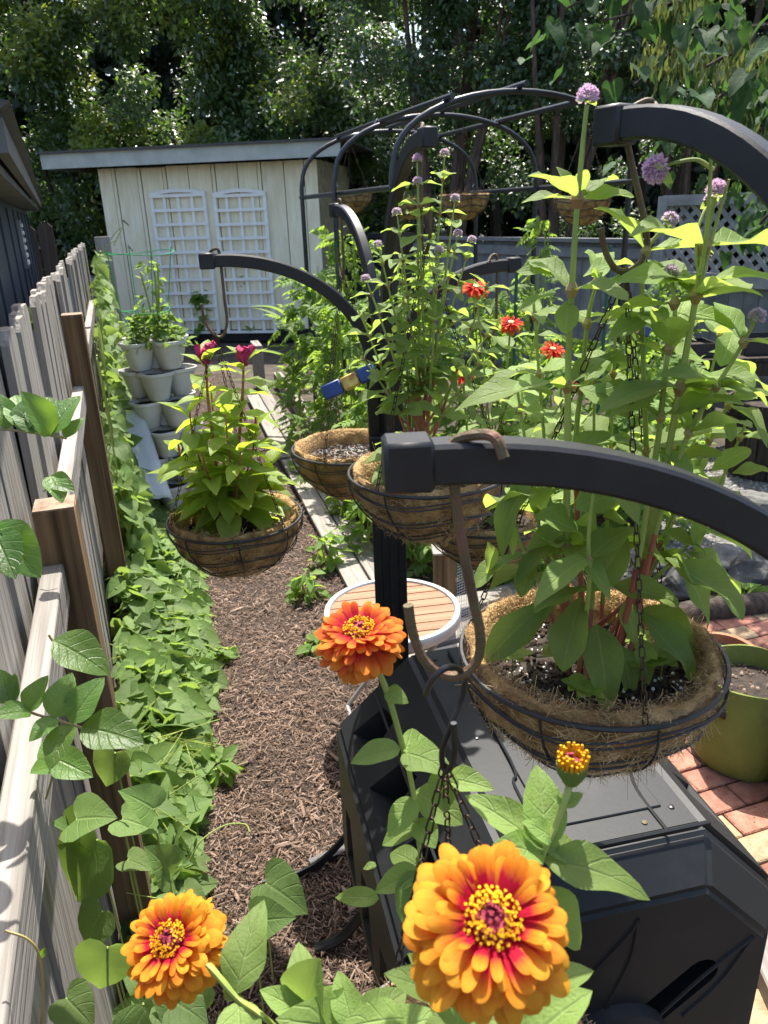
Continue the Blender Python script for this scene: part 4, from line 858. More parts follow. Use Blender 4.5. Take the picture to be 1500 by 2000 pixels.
hub = MB().lathe([(.105, 0), (.10, .02), (.085, .028), (.075, .015), (.06, .012), (.03, .02), (.028, .05), (0, .05)], 28).build('hub', MT['plast'], ct, True, CM @ Matrix.Translation((cx_, .545, fz)))
for k in range(10): MB().box((.052*math.cos(k*.628), .052*math.sin(k*.628), .017), (.045, .004, .012), Matrix.Rotation(k*.628, 3, 'Z')).build('spoke', MT['plast'], hub, False, CM @ Matrix.Translation((cx_, .545, fz)))
MB().tube([(cx_, .545, .19), (cx_, .545, -LEN-.06)], .017, 10).build('axle', MT['black'], ct, True, CM)
for z in (.17, -LEN-.04):
    for s in (-1, 1):
        MB().tube(bez([(cx_, .545, z), (cx_+s*.2, .25, z), (cx_+s*.33, .06, z), (cx_+s*.42, .016, z)], 6), .014, 8).build('stand_leg', MT['black'], ct, True, CM)
q0, q1, q2 = G(512, 1728, .012), G(575, 1712, .02), G(640, 1672, .05)
MB().sweep(bez([q0, q1, q2, q2+(q2-q1)*1.5+Vector((0, 0, .1))], 6), (0, 0, 1), [(-.014, -.004), (.014, -.004), (.014, .004), (-.014, .004)]).build('stand_foot', MT['black'], ct, True)
# ================================================================ ROUND TABLE
tc_ = G(766, 1190, .5); tr_ = (G(898, 1190, .5)-G(635, 1190, .5)).length/2+.004; tb = thing('side_table', 'round side table with brown slats and silver metal rim behind the black post', 'table', (tc_.x, tc_.y, 0))
TM = Matrix.Translation((tc_.x, tc_.y, 0)) @ Matrix.Rotation(rad(9), 4, 'Z'); ns = 8; wS = 2*(tr_-.025)/ns
for k in range(ns):
    y0 = -(tr_-.022)+k*wS+.003; y1 = y0+wS-.006; rr = tr_-.02; pl = []
    ys = np.linspace(y0, y1, 5); pl = [(math.sqrt(max(0, rr*rr-y*y)), y) for y in ys]+[(-math.sqrt(max(0, rr*rr-y*y)), y) for y in ys[::-1]]
    MB().prism(pl, Matrix.Translation((0, 0, .482)), .016).build('slat', MT['tslat'], tb, False, TM)
MB().lathe([(tr_-.024, .468), (tr_-.024, .5), (tr_-.02, .505), (tr_-.004, .505), (tr_, .5), (tr_, .468), (tr_-.024, .468)], 56).build('rim', MT['alum'], tb, True, TM)
for k in range(2):
    for s in (-1, 1):
        y = s*.13; MB().tube([(-.17 if k else .17, y, .47), (.17 if k else -.17, y*1.05, .012)], .009, 8).build('leg', MT['alum'], tb, True, TM)
    MB().tube([(.17 if k else -.17, -.137, .012), (.17 if k else -.17, .137, .012)], .009, 8).build('foot_bar', MT['alum'], tb, True, TM)
MB().tube([(0, -.13, .24), (0, .13, .24)], .007, 8).build('pivot_bar', MT['alum'], tb, True, TM)
# ================================================================ PLANKS, TIMBERS, SHORT POST
ln = Vector((-.256, .967, 0)).normalized(); lr = Vector((ln.y, -ln.x, 0)); la = math.atan2(ln.y, ln.x)-math.pi/2
def plank(label, o, y0, y1, w, h, z, off, m='plank', rz=0):
    c = Vector(o)+ln*((y0+y1)/2)+lr*off; t = MB().box((0, 0, 0), (w, y1-y0, h), bev=.004).build('plank', MT[m], None, True, Matrix.Translation((c.x, c.y, z+h/2)) @ Matrix.Rotation(la+rz, 4, 'Z')); return tag(t, label, 'plank', 'grey planks edging the bed')
L0 = Vector((-.66, 5.26, 0))
plank('grey plank flat on the mulch, left one of the near pair', L0, -1.9, .55, .125, .035, .006, .07)
plank('grey plank flat on the mulch, right one of the near pair', L0, -2.0, .45, .125, .035, .006, .205)
plank('raised weathered timber lying beside the near planks', L0, -1.1, .75, .09, .12, .006, .40)
plank('grey plank flat on the mulch, left one of the far pair', L0, .62, 3.0, .125, .035, .006, .06)
plank('grey plank flat on the mulch, right one of the far pair', L0, .6, 3.1, .125, .035, .006, .195)
plank('weathered timber edging the tomato bed near the black shed base', L0, .9, 3.6, .09, .14, .006, .42)
plank('short weathered timber sticking up by the far end of the planks', L0, 3.3, 3.7, .09, .5, .006, .2)
for i, (x0, y0, x1, y1) in enumerate(((830, 1212, 1075, 1150), (850, 1262, 1085, 1200), (840, 1305, 1090, 1245), (860, 1345, 1100, 1290))):
    a_, b_ = G(x0, y0), G(x1, y1); d = b_-a_; c = (a_+b_)/2
    tag(MB().box((0, 0, 0), (.12, d.length+.3, .05), bev=.005).build('deck_board', MT['plank'], None, True, Matrix.Translation((c.x, c.y, .03)) @ Matrix.Rotation(math.atan2(d.y, d.x)-math.pi/2, 4, 'Z')), ['grey deck board behind the round table, farthest from the camera', 'second grey deck board from the back beside the round table', 'third grey deck board beside the round table', 'grey deck board beside the table nearest the composter'][i], 'board', 'deck boards beside the table')
q = G(868, 1240); st = thing('short_post', 'short weathered square post behind the round table', 'post', q)
hz = P(868, 1075, q.y).z; MB().box((q.x, q.y, hz/2), (.095, .095, hz), bev=.003).build('post', MT['brown'], st, True); MB().box((q.x, q.y, hz+.004), (.11, .11, .012), bev=.003).build('cap', MT['plank'], st, True)
wm = MB(); e0 = Vector((q.x+.06, q.y+.02, 0)); 
for k in range(9): wm.tube([e0+Vector((k*.012, .01*k, 0)), e0+Vector((k*.012, .01*k, hz+.01))], .0009, 4)
for k in range(30): wm.tube([e0+Vector((0, 0, .02+k*hz/30)), e0+Vector((.1, .08, .02+k*hz/30))], .0009, 4)
tag(wm.build('wire_mesh', MT['galv']), 'strip of galvanised wire mesh beside the short square post', 'wire mesh')
a_, b_ = G(1420, 1780, .02), G(1530, 2030, .02); d = b_-a_; c = (a_+b_)/2
tag(MB().box((0, 0, 0), (.09, d.length+.5, .09), bev=.005).build('edging_timber', MT['plank'], None, True, Matrix.Translation((c.x+.03, c.y-.05, .045)) @ Matrix.Rotation(math.atan2(d.y, d.x)-math.pi/2, 4, 'Z')), 'ridged grey edging timber at the bottom right corner', 'timber')
# ================================================================ STACKED PLANTER, CAGE, PLASTIC SHEET, POTS
pc = Vector((-1.42, 4.95, 0)); pl_ = thing('stacking_planter', 'tower of stacked pale plastic planter pots left of the celosia basket', 'planter', pc)
b = MB(); pr_ = [(.055, 0), (.062, .01), (.098, .15), (.112, .155), (.114, .175), (.104, .175), (.095, .15), (.085, .14)]
b.lathe(pr_, 20, wob=lambda a, i: 1+.06*math.cos(4*a)); ME_pot = b.mesh('pot', MT['pot'], True); ME_ps = MB().lathe([(0, .158), (.09, .15)], 14).mesh('soil', MT['soil'], True)
for k in range(6):
    z = .03+k*.186
    MB().lathe([(.07, 0), (.07, .16)], 16, pc+Vector((0, 0, z))).build('core', MT['pot'], pl_, True)
    for j in range(4):
        a = j*math.pi/2+(k % 2)*math.pi/4+.15; mm = Matrix.Translation(pc+Vector((math.cos(a)*.128, math.sin(a)*.128, z))); p_ = ob('pot', ME_pot, pl_, mm); ob('soil', ME_ps, p_, mm)
ptop = pc+Vector((0, 0, .03+5*.186+.17))
cg = thing('tomato_cage', 'green wire tomato cage standing in the top of the planter tower', 'plant cage', ptop)
for z, r, dx in ((.18, .15, 0), (.52, .2, 0.02)):
    for s in (0,): MB().tube([ptop+Vector((dx-.03+r*math.cos(a), r*math.sin(a), z+.01*math.sin(2*a))) for a in np.linspace(0, 6.283, 28, endpoint=False)], .003, 6, True).build('ring', MT['cage'], cg, True)
for k in range(4):
    a = k*1.571+.6; MB().tube([ptop+Vector((-.03+.06*math.cos(a), .06*math.sin(a), -.05)), ptop+Vector((-.03+.15*math.cos(a), .15*math.sin(a), .18)), ptop+Vector((-.01+.2*math.cos(a), .2*math.sin(a), .55))], .003, 6).build('upright', MT['cage'], cg, True)
c0, c1, c2, c3 = P(203, 812, 4.75), P(276, 796, 4.82), P(338, 975, 4.5), P(282, 972, 4.45)
b = MB(); nn_ = 14
for i in range(nn_+1):
    for j in range(7):
        u, v = j/6, i/nn_; q = (c0*(1-u)+c1*u)*(1-v)+(c3*(1-u)+c2*u)*v; q = q+Vector((0, 0, .018*math.sin(u*9+v)*.5+.004*math.sin(v*7))); b.v.append(tuple(q))
b.f = [(i*7+j, i*7+j+1, (i+1)*7+j+1, (i+1)*7+j) for i in range(nn_) for j in range(6)]
me = b.mesh('plastic_sheet', MT['clear'], 'all'); o = ob('plastic_sheet', me); sm_ = o.modifiers.new('s', 'SOLIDIFY'); sm_.thickness = .002; tag(o, 'clear plastic sheet leaning against the vine in front of the planter tower', 'plastic sheet')
def potround(name, label, c, r0, r1, h, m, cat='pot'):
    t = thing(name, label, cat, c); MB().lathe([(0, .002), (r0, .0), (r1, h*.86), (r1*1.08, h*.86), (r1*1.08, h), (r1*.95, h), (r1*.9, h*.8)], 26, c).build('pot', MT[m], t, True); MB().lathe([(0, h*.84), (r1*.93, h*.82)], 20, c).build('soil', MT['soil'], t, True); return t
q = P(262, 745, 5.3); potround('clay_pot', 'small terracotta pot half hidden beside the planter tower', Vector((q.x, q.y, q.z-.06)), .05, .07, .12, 'terra')
q = G(1366, 1490); potround('clay_pot', 'terracotta pot rim showing behind the green grow bag', Vector((q.x+.2, q.y+.36, .03)), .1, .13, .2, 'terra')
def growbag(label, c, r, h, seed):
    t = thing('grow_bag', label, 'grow bag', c, 0, 'green felt grow bags'); wob = lambda a, i: 1+.02*math.sin(3*a+i*.5+seed)+.012*math.sin(7*a+i)
    MB().lathe([(0, .003), (r*.95, .0), (r*1.02, .03), (r*1.05, h*.3), (r*1.02, h*.65), (r, h*.95), (r*.995, h), (r*.965, h), (r*.96, h*.8), (r*.95, h*.7)], 44, c, wob).build('felt_wall', MT['bag'], t, True)
    s = soil_mesh(r*.97, MT['soil']); ob('soil', s, t, Matrix.Translation(c+Vector((0, 0, h*.78))))
    for a in (-2.62, .5):
        f = c+Vector((math.cos(a)*r*1.035, math.sin(a)*r*1.035, h*.72)); MB().box(f, (.012, .075, .035), Matrix.Rotation(a, 3, 'Z') @ Matrix.Rotation(.1, 3, 'X'), bev=.004).build('handle', MT['black'], t, True)
    a = -1.25; MB().tube([c+Vector((math.cos(a)*r*1.05*w, math.sin(a)*r*1.05*w, z*h)) for z, w in ((.05, 1.0), (.3, 1.012), (.65, .99), (.98, .965))], .004, 6).build('seam', MT['bag'], t, True)
    n = 90; aa = RNG.uniform(0, 6.28, n); rr = r*.9*RNG.random(n)**.5; pos = np.array(c)+np.stack([rr*np.cos(aa), rr*np.sin(aa), np.full(n, h*.78)], 1); I = np.eye(3)
    tag(ob('soil_crumbs', scatter('soil_crumbs', (pebV, chipF, None), pos, np.tile(I[0:1], (n, 1)), np.tile(I[1:2], (n, 1)), np.tile(I[2:3], (n, 1)), MT['chips'], RNG.uniform(.003, .01, n)), t), kind='stuff'); return t
gbl = G(1366, 1490); gh = P(1396, 1320, gbl.y).z
growbag('round lime green felt grow bag of dark soil on the brick paving', Vector((gbl.x+.145, gbl.y+.02, .032)), .168, gh-.03, 1.)
q = G(1490, 1600); growbag('green felt grow bag cut off by the right edge, nearer the camera', Vector((q.x+.2, q.y-.02, .032)), .17, .27, 4.)
# rocks and a log edging the gravel
def rock(label, c, s, seed):
    bm = bmesh.new(); bmesh.ops.create_icosphere(bm, subdivisions=3, radius=1); R2 = np.random.default_rng(seed); ph = R2.uniform(0, 6, 6)
    for v in bm.verts:
        n_ = v.co.copy(); k = 1+.16*math.sin(n_.x*3+ph[0])*math.cos(n_.y*3+ph[1])+.1*math.sin(n_.z*5+ph[2]+n_.x*4)+.05*math.sin(n_.y*9+ph[3]); k = min(k, 1.08); v.co = Vector((n_.x*s[0]*k, n_.y*s[1]*k, n_.z*s[2]*k))
    me = bpy.data.meshes.new('rock'); bm.to_mesh(me); bm.free(); me.materials.append(MT['stone']); return tag(ob('rock', me, None, Matrix.Translation(c) @ Matrix.Rotation(ph[4], 4, 'Z')), label, 'rock', 'rocks edging the gravel')
for i, (x, y, s) in enumerate(((1478, 1000, (.16, .11, .09)), (1405, 1120, (.17, .12, .10)), (1475, 1145, (.15, .13, .13)), (1335, 1150, (.14, .1, .08)), (1480, 1060, (.13, .1, .08)), (1270, 1120, (.12, .1, .07)), (1420, 985, (.1, .08, .07)))):
    rock(['flat grey rock at the right edge above the gravel', 'grey edging rock beside the big amaranth leaf', 'tall grey rock at the right edge by the log', 'low grey rock below the big black arm', 'grey rock at the right edge in the gravel', 'grey rock partly hidden behind amaranth leaves', 'small grey rock at the upper end of the gravel'][i], G(x, y)+Vector((0, 0, s[2]*.5)), s, 20+i)
a_, b_ = G(1260, 1230), G(1540, 1190); b = MB(); pts = bez([a_+Vector((0, 0, .05)), (a_+b_)/2+Vector((0, 0, .055)), b_+Vector((0, 0, .05))], 8)
tag(b.tube(pts, [.055+.006*math.sin(i*1.7) for i in range(len(pts))], 12).build('edging_log', MT['bark'], None, True), 'old bark covered log along the brick paving', 'log')
# barrel, potting bench
q = P(1480, 790, 5.2); bc = Vector((q.x+.12, q.y, 0)); br = thing('barrel_planter', 'dark wooden half barrel planter at the right edge', 'barrel', bc)
bh = P(1440, 800, 5.0).z; n = 22
for k in range(n):
    a0, a1 = 2*math.pi*k/n+.012, 2*math.pi*(k+1)/n-.012; b = MB(); rr = lambda t: .27+.045*t
    vs = []
    for t in (0, .5, 1):
        for a in (a0, a1):
            for dr_ in (0, -.025): vs.append(bc+Vector(((rr(t)+dr_)*math.cos(a), (rr(t)+dr_)*math.sin(a), .02+t*bh)))
    fs = []
    for i in range(2): o_ = i*4; fs += [(o_, o_+2, o_+6, o_+4), (o_+1, o_+5, o_+7, o_+3), (o_, o_+4, o_+5, o_+1), (o_+2, o_+3, o_+7, o_+6)]
    fs += [(0, 1, 3, 2), (8, 10, 11, 9)]; b.add(vs, fs).build('stave', MT['barrel'], br)
for t in (.2, .8): MB().lathe([(.272+.045*t, t*bh-.01), (.278+.045*t, t*bh-.01), (.281+.045*t, t*bh+.04), (.275+.045*t, t*bh+.04)], 40, bc).build('hoop', MT['black'], br, True)
MB().lathe([(0, bh*.9), (.28, bh*.88)], 20, bc).build('soil', MT['soil'], br, True)
q = P(1390, 690, 6.0); bn = thing('potting_bench', 'dark weathered potting bench under the lattice fence', 'bench', (q.x, q.y, 0)); bz = q.z
for k in range(4): MB().box((q.x+.1, q.y-.18+k*.13, bz-.02), (1.5, .12, .035), bev=.003).build('top_board', MT['darkshaded'], bn, True)
MB().box((q.x+.1, q.y-.23, bz-.09), (1.44, .03, .1)).build('apron', MT['darkshaded'], bn)
for s in (-1, 1):
    for s2 in (-1, 1): MB().box((q.x+.1+s*.68, q.y+.0+s2*.18, bz/2-.03), (.08, .08, bz-.06)).build('leg', MT['darkshaded'], bn)
def tray(label, c, w, d, h):
    t = thing('seed_tray', label, 'tray', c, 0, 'black trays on the potting bench'); b = MB()
    b.box(c+Vector((0, 0, .006)), (w, d, .01)); 
    for s in (-1, 1): b.box(c+Vector((s*w/2, 0, h/2)), (.008, d, h)); b.box(c+Vector((0, s*d/2, h/2)), (w-.01, .008, h))
    b.build('tray', MT['wire'], t); MB().box(c+Vector((0, 0, h*.35)), (w-.02, d-.02, h*.6)).build('soil', MT['soil'], t)
tray('black plastic seed tray on the left of the potting bench', Vector((q.x-.28, q.y, bz+.002)), .5, .3, .1); tray('black plastic seed tray on the right of the potting bench', Vector((q.x+.42, q.y+.02, bz+.002)), .45, .3, .12)
def strap(label, p, d, L, w):
    d = Vector(d).normalized(); t = thing('blue_sleeve', label, 'sleeve', p, 0, 'blue sleeves with yellow labels'); y = d.cross(vF).normalized(); m = Matrix((d, y, d.cross(y))).transposed()
    for k, (f, l, mt) in enumerate(((-.32, .36, 'blue'), (0.02, .3, 'label'), (.34, .32, 'blue'))): MB().box(Vector(p)+d*(L*f), (L*l, w*(1 if k != 1 else .93), w*.6), m, bev=.003).build(['end_sleeve', 'label', 'end_sleeve'][k], MT[mt], t, True)
a_, b_ = P(632, 770, 1.87), P(733, 722, 1.87); strap('blue sleeve with a yellow brown label fixed across the left arm of the stand', (a_+b_)/2, b_-a_, (b_-a_).length, .036)
a_, b_ = P(1205, 632, 5.0), P(1268, 650, 5.0); strap('blue sleeve with a worn label far behind the amaranth stems', (a_+b_)/2, b_-a_, (b_-a_).length, .06)
# ================================================================ PLANTS IN THE BASKETS
def stem(parent, pts, r, m='stemg', n=7, name='stem', taper=.5):
    pts = bez(pts, 6); return MB().tube(pts, [r*(1-(1-taper)*i/len(pts)) for i in range(len(pts))], n).build(name, MT[m], parent, True)
# --- zinnia heads
def petal_mesh(m, notch=.0):
    V, F, UV = leaf_tpl(lambda v: (.045+.098*math.sin(math.pi*.5*min(1, v*1.35))**1.1)*(1 if v < .74 else math.sqrt(max(.0, 1-((v-.74)/.262)**2))), 2, 5, -.1, .10, 0, .1, .06, [0, .18, .36, .54, .7, .8, .88, .945, .985, 1.])
    return npmesh('petal', V, F, MT[m], UV)
PET = {m: petal_mesh(m) for m in ('Porange', 'Pcoral', 'Pred')}
def florets(n, r, h, nrm_, c, m, parent, s=.003, ringed=True):
    x = Vector(nrm_).orthogonal().normalized(); y = Vector(nrm_).cross(x); b = MB()
    for k in range(n):
        a = random.uniform(0, 6.28); q = r*(random.uniform(.3, 1)**.75 if ringed else random.random()**.5); hh = h*(1-(q/r)**2*.55)+random.uniform(-.003, .004)
        p = Vector(c)+x*(q*math.cos(a))+y*(q*math.sin(a))+Vector(nrm_)*hh; o_ = (x*math.cos(a)+y*math.sin(a))*.25; up = (Vector(nrm_)+o_+rv(.3)).normalized()
        b.tube([p-up*s*2.2, p, p+up*s*1.2], [s*.5, s*.6, s*1.15], 5)
    return tag(b.build('florets', MT[m], parent, True), kind='stuff')
def zinnia_head(parent, c, nrm_, R, m, rows, disc=True):
    n_ = Vector(nrm_).normalized(); c = Vector(c); x = n_.orthogonal().normalized(); y = n_.cross(x)
    hd = MB().lathe([(0, -R*.42), (R*.12, -R*.4), (R*.24, -R*.2), (R*.26, -.0), (R*.2, R*.1), (0, R*.14)], 16).build('flower_head', MT['crim'] if disc else MT['stemg'], parent, True, Matrix.Translation(c) @ Matrix((x, y, n_)).transposed().to_4x4())
    for (cnt, elev, L, base, hgt) in rows:
        ph = random.uniform(0, 6.28)
        for k in range(cnt):
            a = ph+2*math.pi*(k+random.uniform(-.22, .22))/cnt; o_ = x*math.cos(a)+y*math.sin(a); e = rad(elev+random.uniform(-13, 13))
            d = o_*math.cos(e)+n_*math.sin(e); up = n_*math.cos(e)-o_*math.sin(e); l = L*R*random.uniform(.8, 1.1)
            ob('petal', PET[m], hd, leaf_basis(c+o_*R*base+n_*R*hgt, d, up+rv(.45), l, random.uniform(.9, 1.5)))
    if disc: florets(210, R*.35, R*.22, n_, c, 'yel', hd, R*.019); florets(26, R*.16, R*.17, n_, c, 'crim', hd, R*.03, False)
    return hd
ROWS = [(24, -52, .72, .2, -.22), (28, -38, .80, .2, -.16), (30, -24, .86, .2, -.11), (30, -11, .84, .2, -.06), (28, 2, .77, .2, -.02), (24, 14, .69, .2, .01), (18, 26, .60, .22, .03), (12, 40, .48, .26, .05)]
def zleafpair(parent, p, ax, L, a0, m='Lzin', key='ov', wid=1.05, rise=.35):
    ax = Vector(ax).normalized(); x = ax.orthogonal().normalized(); y = ax.cross(x)
    for s in (0, math.pi):
        o_ = x*math.cos(a0+s)+y*math.sin(a0+s); leaf(parent, key, m, p, o_+ax*rise+rv(.1), L*random.uniform(.85, 1.1), ax, wid)
def lp(parent, x0, y0, z0, x1, y1, z1, m, key='ov', wid=1., up=(0, 0, 1)):
    a_, b_ = D(x0, y0, z0), D(x1, y1, z1); return leaf(parent, key, m, a_, b_-a_, (b_-a_).length*1.05, up, wid)
cB = BC['B']
zn = thing('zinnia_plant', 'zinnia with the largest orange bloom, crimson centred, at bottom middle', 'flower', cB+Vector((0, -.05, -.03)), 0, 'orange zinnias in the near basket')
fc = D(960, 1800, .43); fn = Vector((.02, -.42, .9)).normalized(); zinnia_head(zn, fc, fn, .0475, 'Porange', ROWS)
stem(zn, [cB+Vector((.0, -.06, -.03)), cB+Vector((-.01, -.14, .15)), fc-fn*.12, fc-fn*.015], .0042)
for a in ((905, 2010, .47, 835, 1870, .46, 1.1), (1010, 2060, .47, 1130, 1930, .47, 1.1), (930, 1990, .48, 830, 2090, .44, 1.2), (940, 1970, .5, 1010, 2120, .46, 1.2), (1000, 1960, .52, 1140, 1880, .52, 1.), (880, 1960, .5, 770, 1890, .5, 1.)): lp(zn, *a[:6], 'Lzin', 'ov', a[6])
zn = thing('zinnia_plant', 'zinnia with a coral orange domed bloom in front of the round table', 'flower', cB+Vector((-.05, .06, -.03)), 0, 'orange zinnias in the near basket')
fc = D(702, 1235, .71); fn = Vector((-.05, -.16, 1)).normalized(); zinnia_head(zn, fc, fn, .0425, 'Pcoral', ROWS)
sp_ = [fc-fn*.012, D(748, 1330, .72), D(782, 1440, .73), D(806, 1540, .74), D(815, 1620, .74), D(830, 1760, .74), cB+Vector((-.03, .06, -.03))]; stem(zn, sp_, .0034)
for a in ((752, 1350, .72, 790, 1362, .71, 1.5), (782, 1462, .73, 690, 1478, .72, .95), (782, 1462, .73, 862, 1440, .75, 1.15), (786, 1470, .73, 862, 1478, .70, 1.3), (812, 1560, .74, 760, 1625, .72, 1.1), (812, 1545, .75, 905, 1600, .74, 1.25), (815, 1600, .74, 848, 1648, .72, 1.5), (815, 1615, .74, 745, 1640, .74, 1.2), (862, 1500, .72, 870, 1580, .70, 1.3), (815, 1690, .74, 760, 1650, .76, 1.2), (820, 1700, .73, 735, 1735, .72, .9), (820, 1700, .73, 790, 1800, .70, 1.2), (740, 1755, .72, 660, 1745, .72, .8), (870, 1520, .72, 955, 1530, .70, 1.0), (735, 1690, .74, 710, 1690, .74, 1.2), (800, 1720, .72, 830, 1830, .70, 1.3)): lp(zn, *a[:6], 'Lzin', random.choice(('ov', 'ov2')), a[6], (rv(.2)+Vector((0, -.35, 1))))
zn = thing('zinnia_plant', 'zinnia with a tilted orange bloom low at the left', 'flower', cB+Vector((-.1, -.02, -.03)), 0, 'orange zinnias in the near basket')
fc = D(333, 1838, .64); fn = Vector((-.22, -.42, 1)).normalized(); zinnia_head(zn, fc, fn, .043, 'Porange', ROWS)
stem(zn, [fc-fn*.012, D(405, 1885, .63), D(465, 1950, .62), D(560, 2030, .62), cB+Vector((-.1, -.02, -.03))], .0034)
for a in ((462, 1940, .62, 492, 1775, .64, 1.0), (466, 1955, .62, 470, 2080, .58, 1.3), (470, 1945, .62, 430, 1920, .63, 1.2), (600, 1985, .6, 585, 1850, .62, 1.05), (600, 1985, .6, 660, 1930, .6, 1.1), (605, 1990, .6, 520, 1930, .6, 1.0), (600, 1985, .6, 640, 2090, .56, 1.2), (610, 2010, .58, 540, 2060, .56, 1.2), (700, 2010, .58, 790, 1930, .6, 1.1), (690, 2010, .58, 660, 1900, .6, 1.0), (760, 2020, .58, 850, 1975, .58, 1.2), (735, 2030, .6, 620, 1990, .56, 1.3), (600, 1975, .61, 600, 1900, .58, 1.4), (790, 1990, .55, 700, 1990, .53, 1.2)): lp(zn, *a[:6], 'Lzin', random.choice(('ov', 'ov2')), a[6], (rv(.2)+Vector((0, -.35, 1))))
zn = thing('zinnia_bud', 'half opened yellow zinnia bud on its own stem right of the largest bloom', 'flower', cB+Vector((.06, 0, -.03)), 0)
fc = D(1117, 1500, .6); fn = Vector((.0, -.1, 1)).normalized(); hd = MB().lathe([(0, -.016), (.006, -.014), (.0115, -.004), (.0125, .004), (.0, .006)], 16, fc).build('bud', MT['Lzin'], zn, True)
florets(16, .006, .006, fn, fc, 'crim', hd, .0022, False)
for k in range(44):
    a = k*.2417*1.31; e_ = 1 if k < 26 else .72; o_ = Vector((math.cos(a), math.sin(a), 0)); MB().tube([fc+o_*.0088*e_+Vector((0, 0, -.004)), fc+o_*.0108*e_+Vector((0, 0, .006)), fc+o_*(.0118+random.uniform(-.001, .001))*e_+Vector((0, 0, .0135+random.uniform(-.003, .003)))], [.001, .0015, .0011], 5).build('ray', MT['yel'], zn, True)
stem(zn, [fc-fn*.012, D(1105, 1560, .6), D(1082, 1620, .6), D(1055, 1690, .6), D(1040, 1800, .6), cB+Vector((.06, 0, -.03))], .0032)
for a in ((1100, 1575, .6, 1135, 1548, .6, 1.1), (1098, 1570, .6, 1080, 1555, .6, 1.1), (1068, 1655, .6, 1055, 1500, .62, 1.0), (1066, 1660, .6, 925, 1545, .62, .75), (1062, 1670, .6, 985, 1640, .58, 1.0), (1068, 1665, .6, 1130, 1640, .62, 1.4), (1062, 1680, .6, 1262, 1700, .58, .8), (1050, 1740, .6, 1150, 1850, .6, 1.0), (1080, 1640, .6, 1050, 1605, .59, 1.3)): lp(zn, *a[:6], 'Lzin', random.choice(('ov', 'ov2')), a[6], (rv(.15)+Vector((0, -.3, 1))))
# --- globe amaranth
def globe_mesh(m, n=280):
    d = nrm(RNG.normal(size=(n, 3))); d[:, 2] = np.where(d[:, 2] < -.45, -d[:, 2], d[:, 2]); tp = (leaf_tpl(w_lance, 1, 2, .2, 0)[0]*[1.5, 1, 1],)+leaf_tpl(w_lance, 1, 2, .2, 0)[1:]
    x, y, z = frames(d+RNG.normal(0, .12, (n, 3)), RNG.normal(0, 1, (n, 3))); return scatter('globe', tp, d*.5, x, y, z, MT[m], RNG.uniform(.36, .52, n))
GLO = {'Ppink': globe_mesh('Ppink'), 'Ppale': globe_mesh('Ppale')}
def globe(parent, c, r, m='Ppink', d=(0, 0, 1)):
    d = Vector(d).normalized(); x = d.orthogonal().normalized(); y = d.cross(x); M_ = Matrix((x*r, y*r, d*r)).transposed().to_4x4(); M_.translation = c; h = ob('flower_head', GLO[m], parent, M_)
    for s in (-1, 1): leaf(h, 'ov', 'Lamar', Vector(c)-d*r*.45, x*s+d*.15, r*1.35, d, 1.3, 'bract')
def rndleaf(): return random.choice(('ob', 'ob2', 'ob', 'ov2'))
def gstem(parent, pts, r, tipcol='stemg', nodes=5, L0=.1, L1=.05, basecol='stemr', skip=0., flower=None, fr=.013, fdir=None, wid=1.):
    """a stem through points from base to tip, with opposite leaves at nodes"""
    cv = bez(pts, 6); k = len(cv); h = max(2, int(k*.24))
    MB().tube(cv[:h+1], [r*(1-.55*i/k) for i in range(h+1)], 7).build('stem', MT[basecol], parent, True)
    MB().tube(cv[h:], [r*(1-.55*(i+h)/k)*.98 for i in range(k-h)], 7).build('stem', MT[tipcol], parent, True)
    a0 = random.uniform(0, 3)
    for i in range(nodes):
        f = skip+(1-skip)*(i+.6)/nodes*(.9 if flower else 1); j = min(k-2, int(f*k)); p = cv[j]; ax = (cv[j+1]-cv[max(0, j-1)]).normalized(); L = L0+(L1-L0)*f
        MB().lathe([(r*.7, -r*1.6), (r*1.45, 0), (r*.7, r*1.6)], 7, p).build('node', MT['stemt'], parent, True)
        zleafpair(parent, p, ax, L, a0+i*1.571+random.uniform(-.3, .3), 'Lamar', rndleaf(), wid*random.uniform(.72, .95), random.uniform(.1, .7))
    if flower:
        d = Vector(fdir) if fdir else (cv[-1]-cv[-3]); globe(parent, cv[-1]+d.normalized()*fr*.6, fr, flower, d)
cA = BC['A']; sA = cA+Vector((0, 0, -.03))
ga_ = thing('globe_amaranth', 'tall large leaved globe amaranth with pink flowers in the near right basket', 'plant', sA)
def PA(x, y, dY=0.): return P(x, y, cA.y+dY)
def bA(a, r): return sA+Vector((math.cos(a)*r, math.sin(a)*r, 0))
gstem(ga_, [bA(2.5, .03), PA(1105, 1150), PA(1108, 880), PA(1110, 700), PA(1118, 540, -.02), PA(1128, 390, -.02), PA(1146, 205, -.02)], .0055, nodes=4, L0=.11, L1=.07, skip=.12, flower='Ppink', fr=.0125)
gstem(ga_, [bA(1.5, .03), PA(1125, 900, .05), PA(1135, 760, .05), PA(1150, 610, .04), PA(1178, 520, .03)], .0045, nodes=3, L0=.11, L1=.07, skip=.35)
gstem(ga_, [bA(.3, .03), PA(1262, 1050), PA(1262, 880), PA(1256, 700), PA(1254, 560), PA(1262, 490), PA(1300, 440)], .0042, nodes=3, L0=.11, L1=.07, skip=.2, flower='Ppale', fr=.0105)
gstem(ga_, [bA(.0, .035), PA(1240, 1150), PA(1290, 960, -.02), PA(1322, 790, -.04), PA(1356, 600, -.05), PA(1372, 500, -.05), PA(1396, 385, -.05)], .0055, nodes=4, L0=.12, L1=.09, skip=.25, flower='Ppink', fr=.0115)
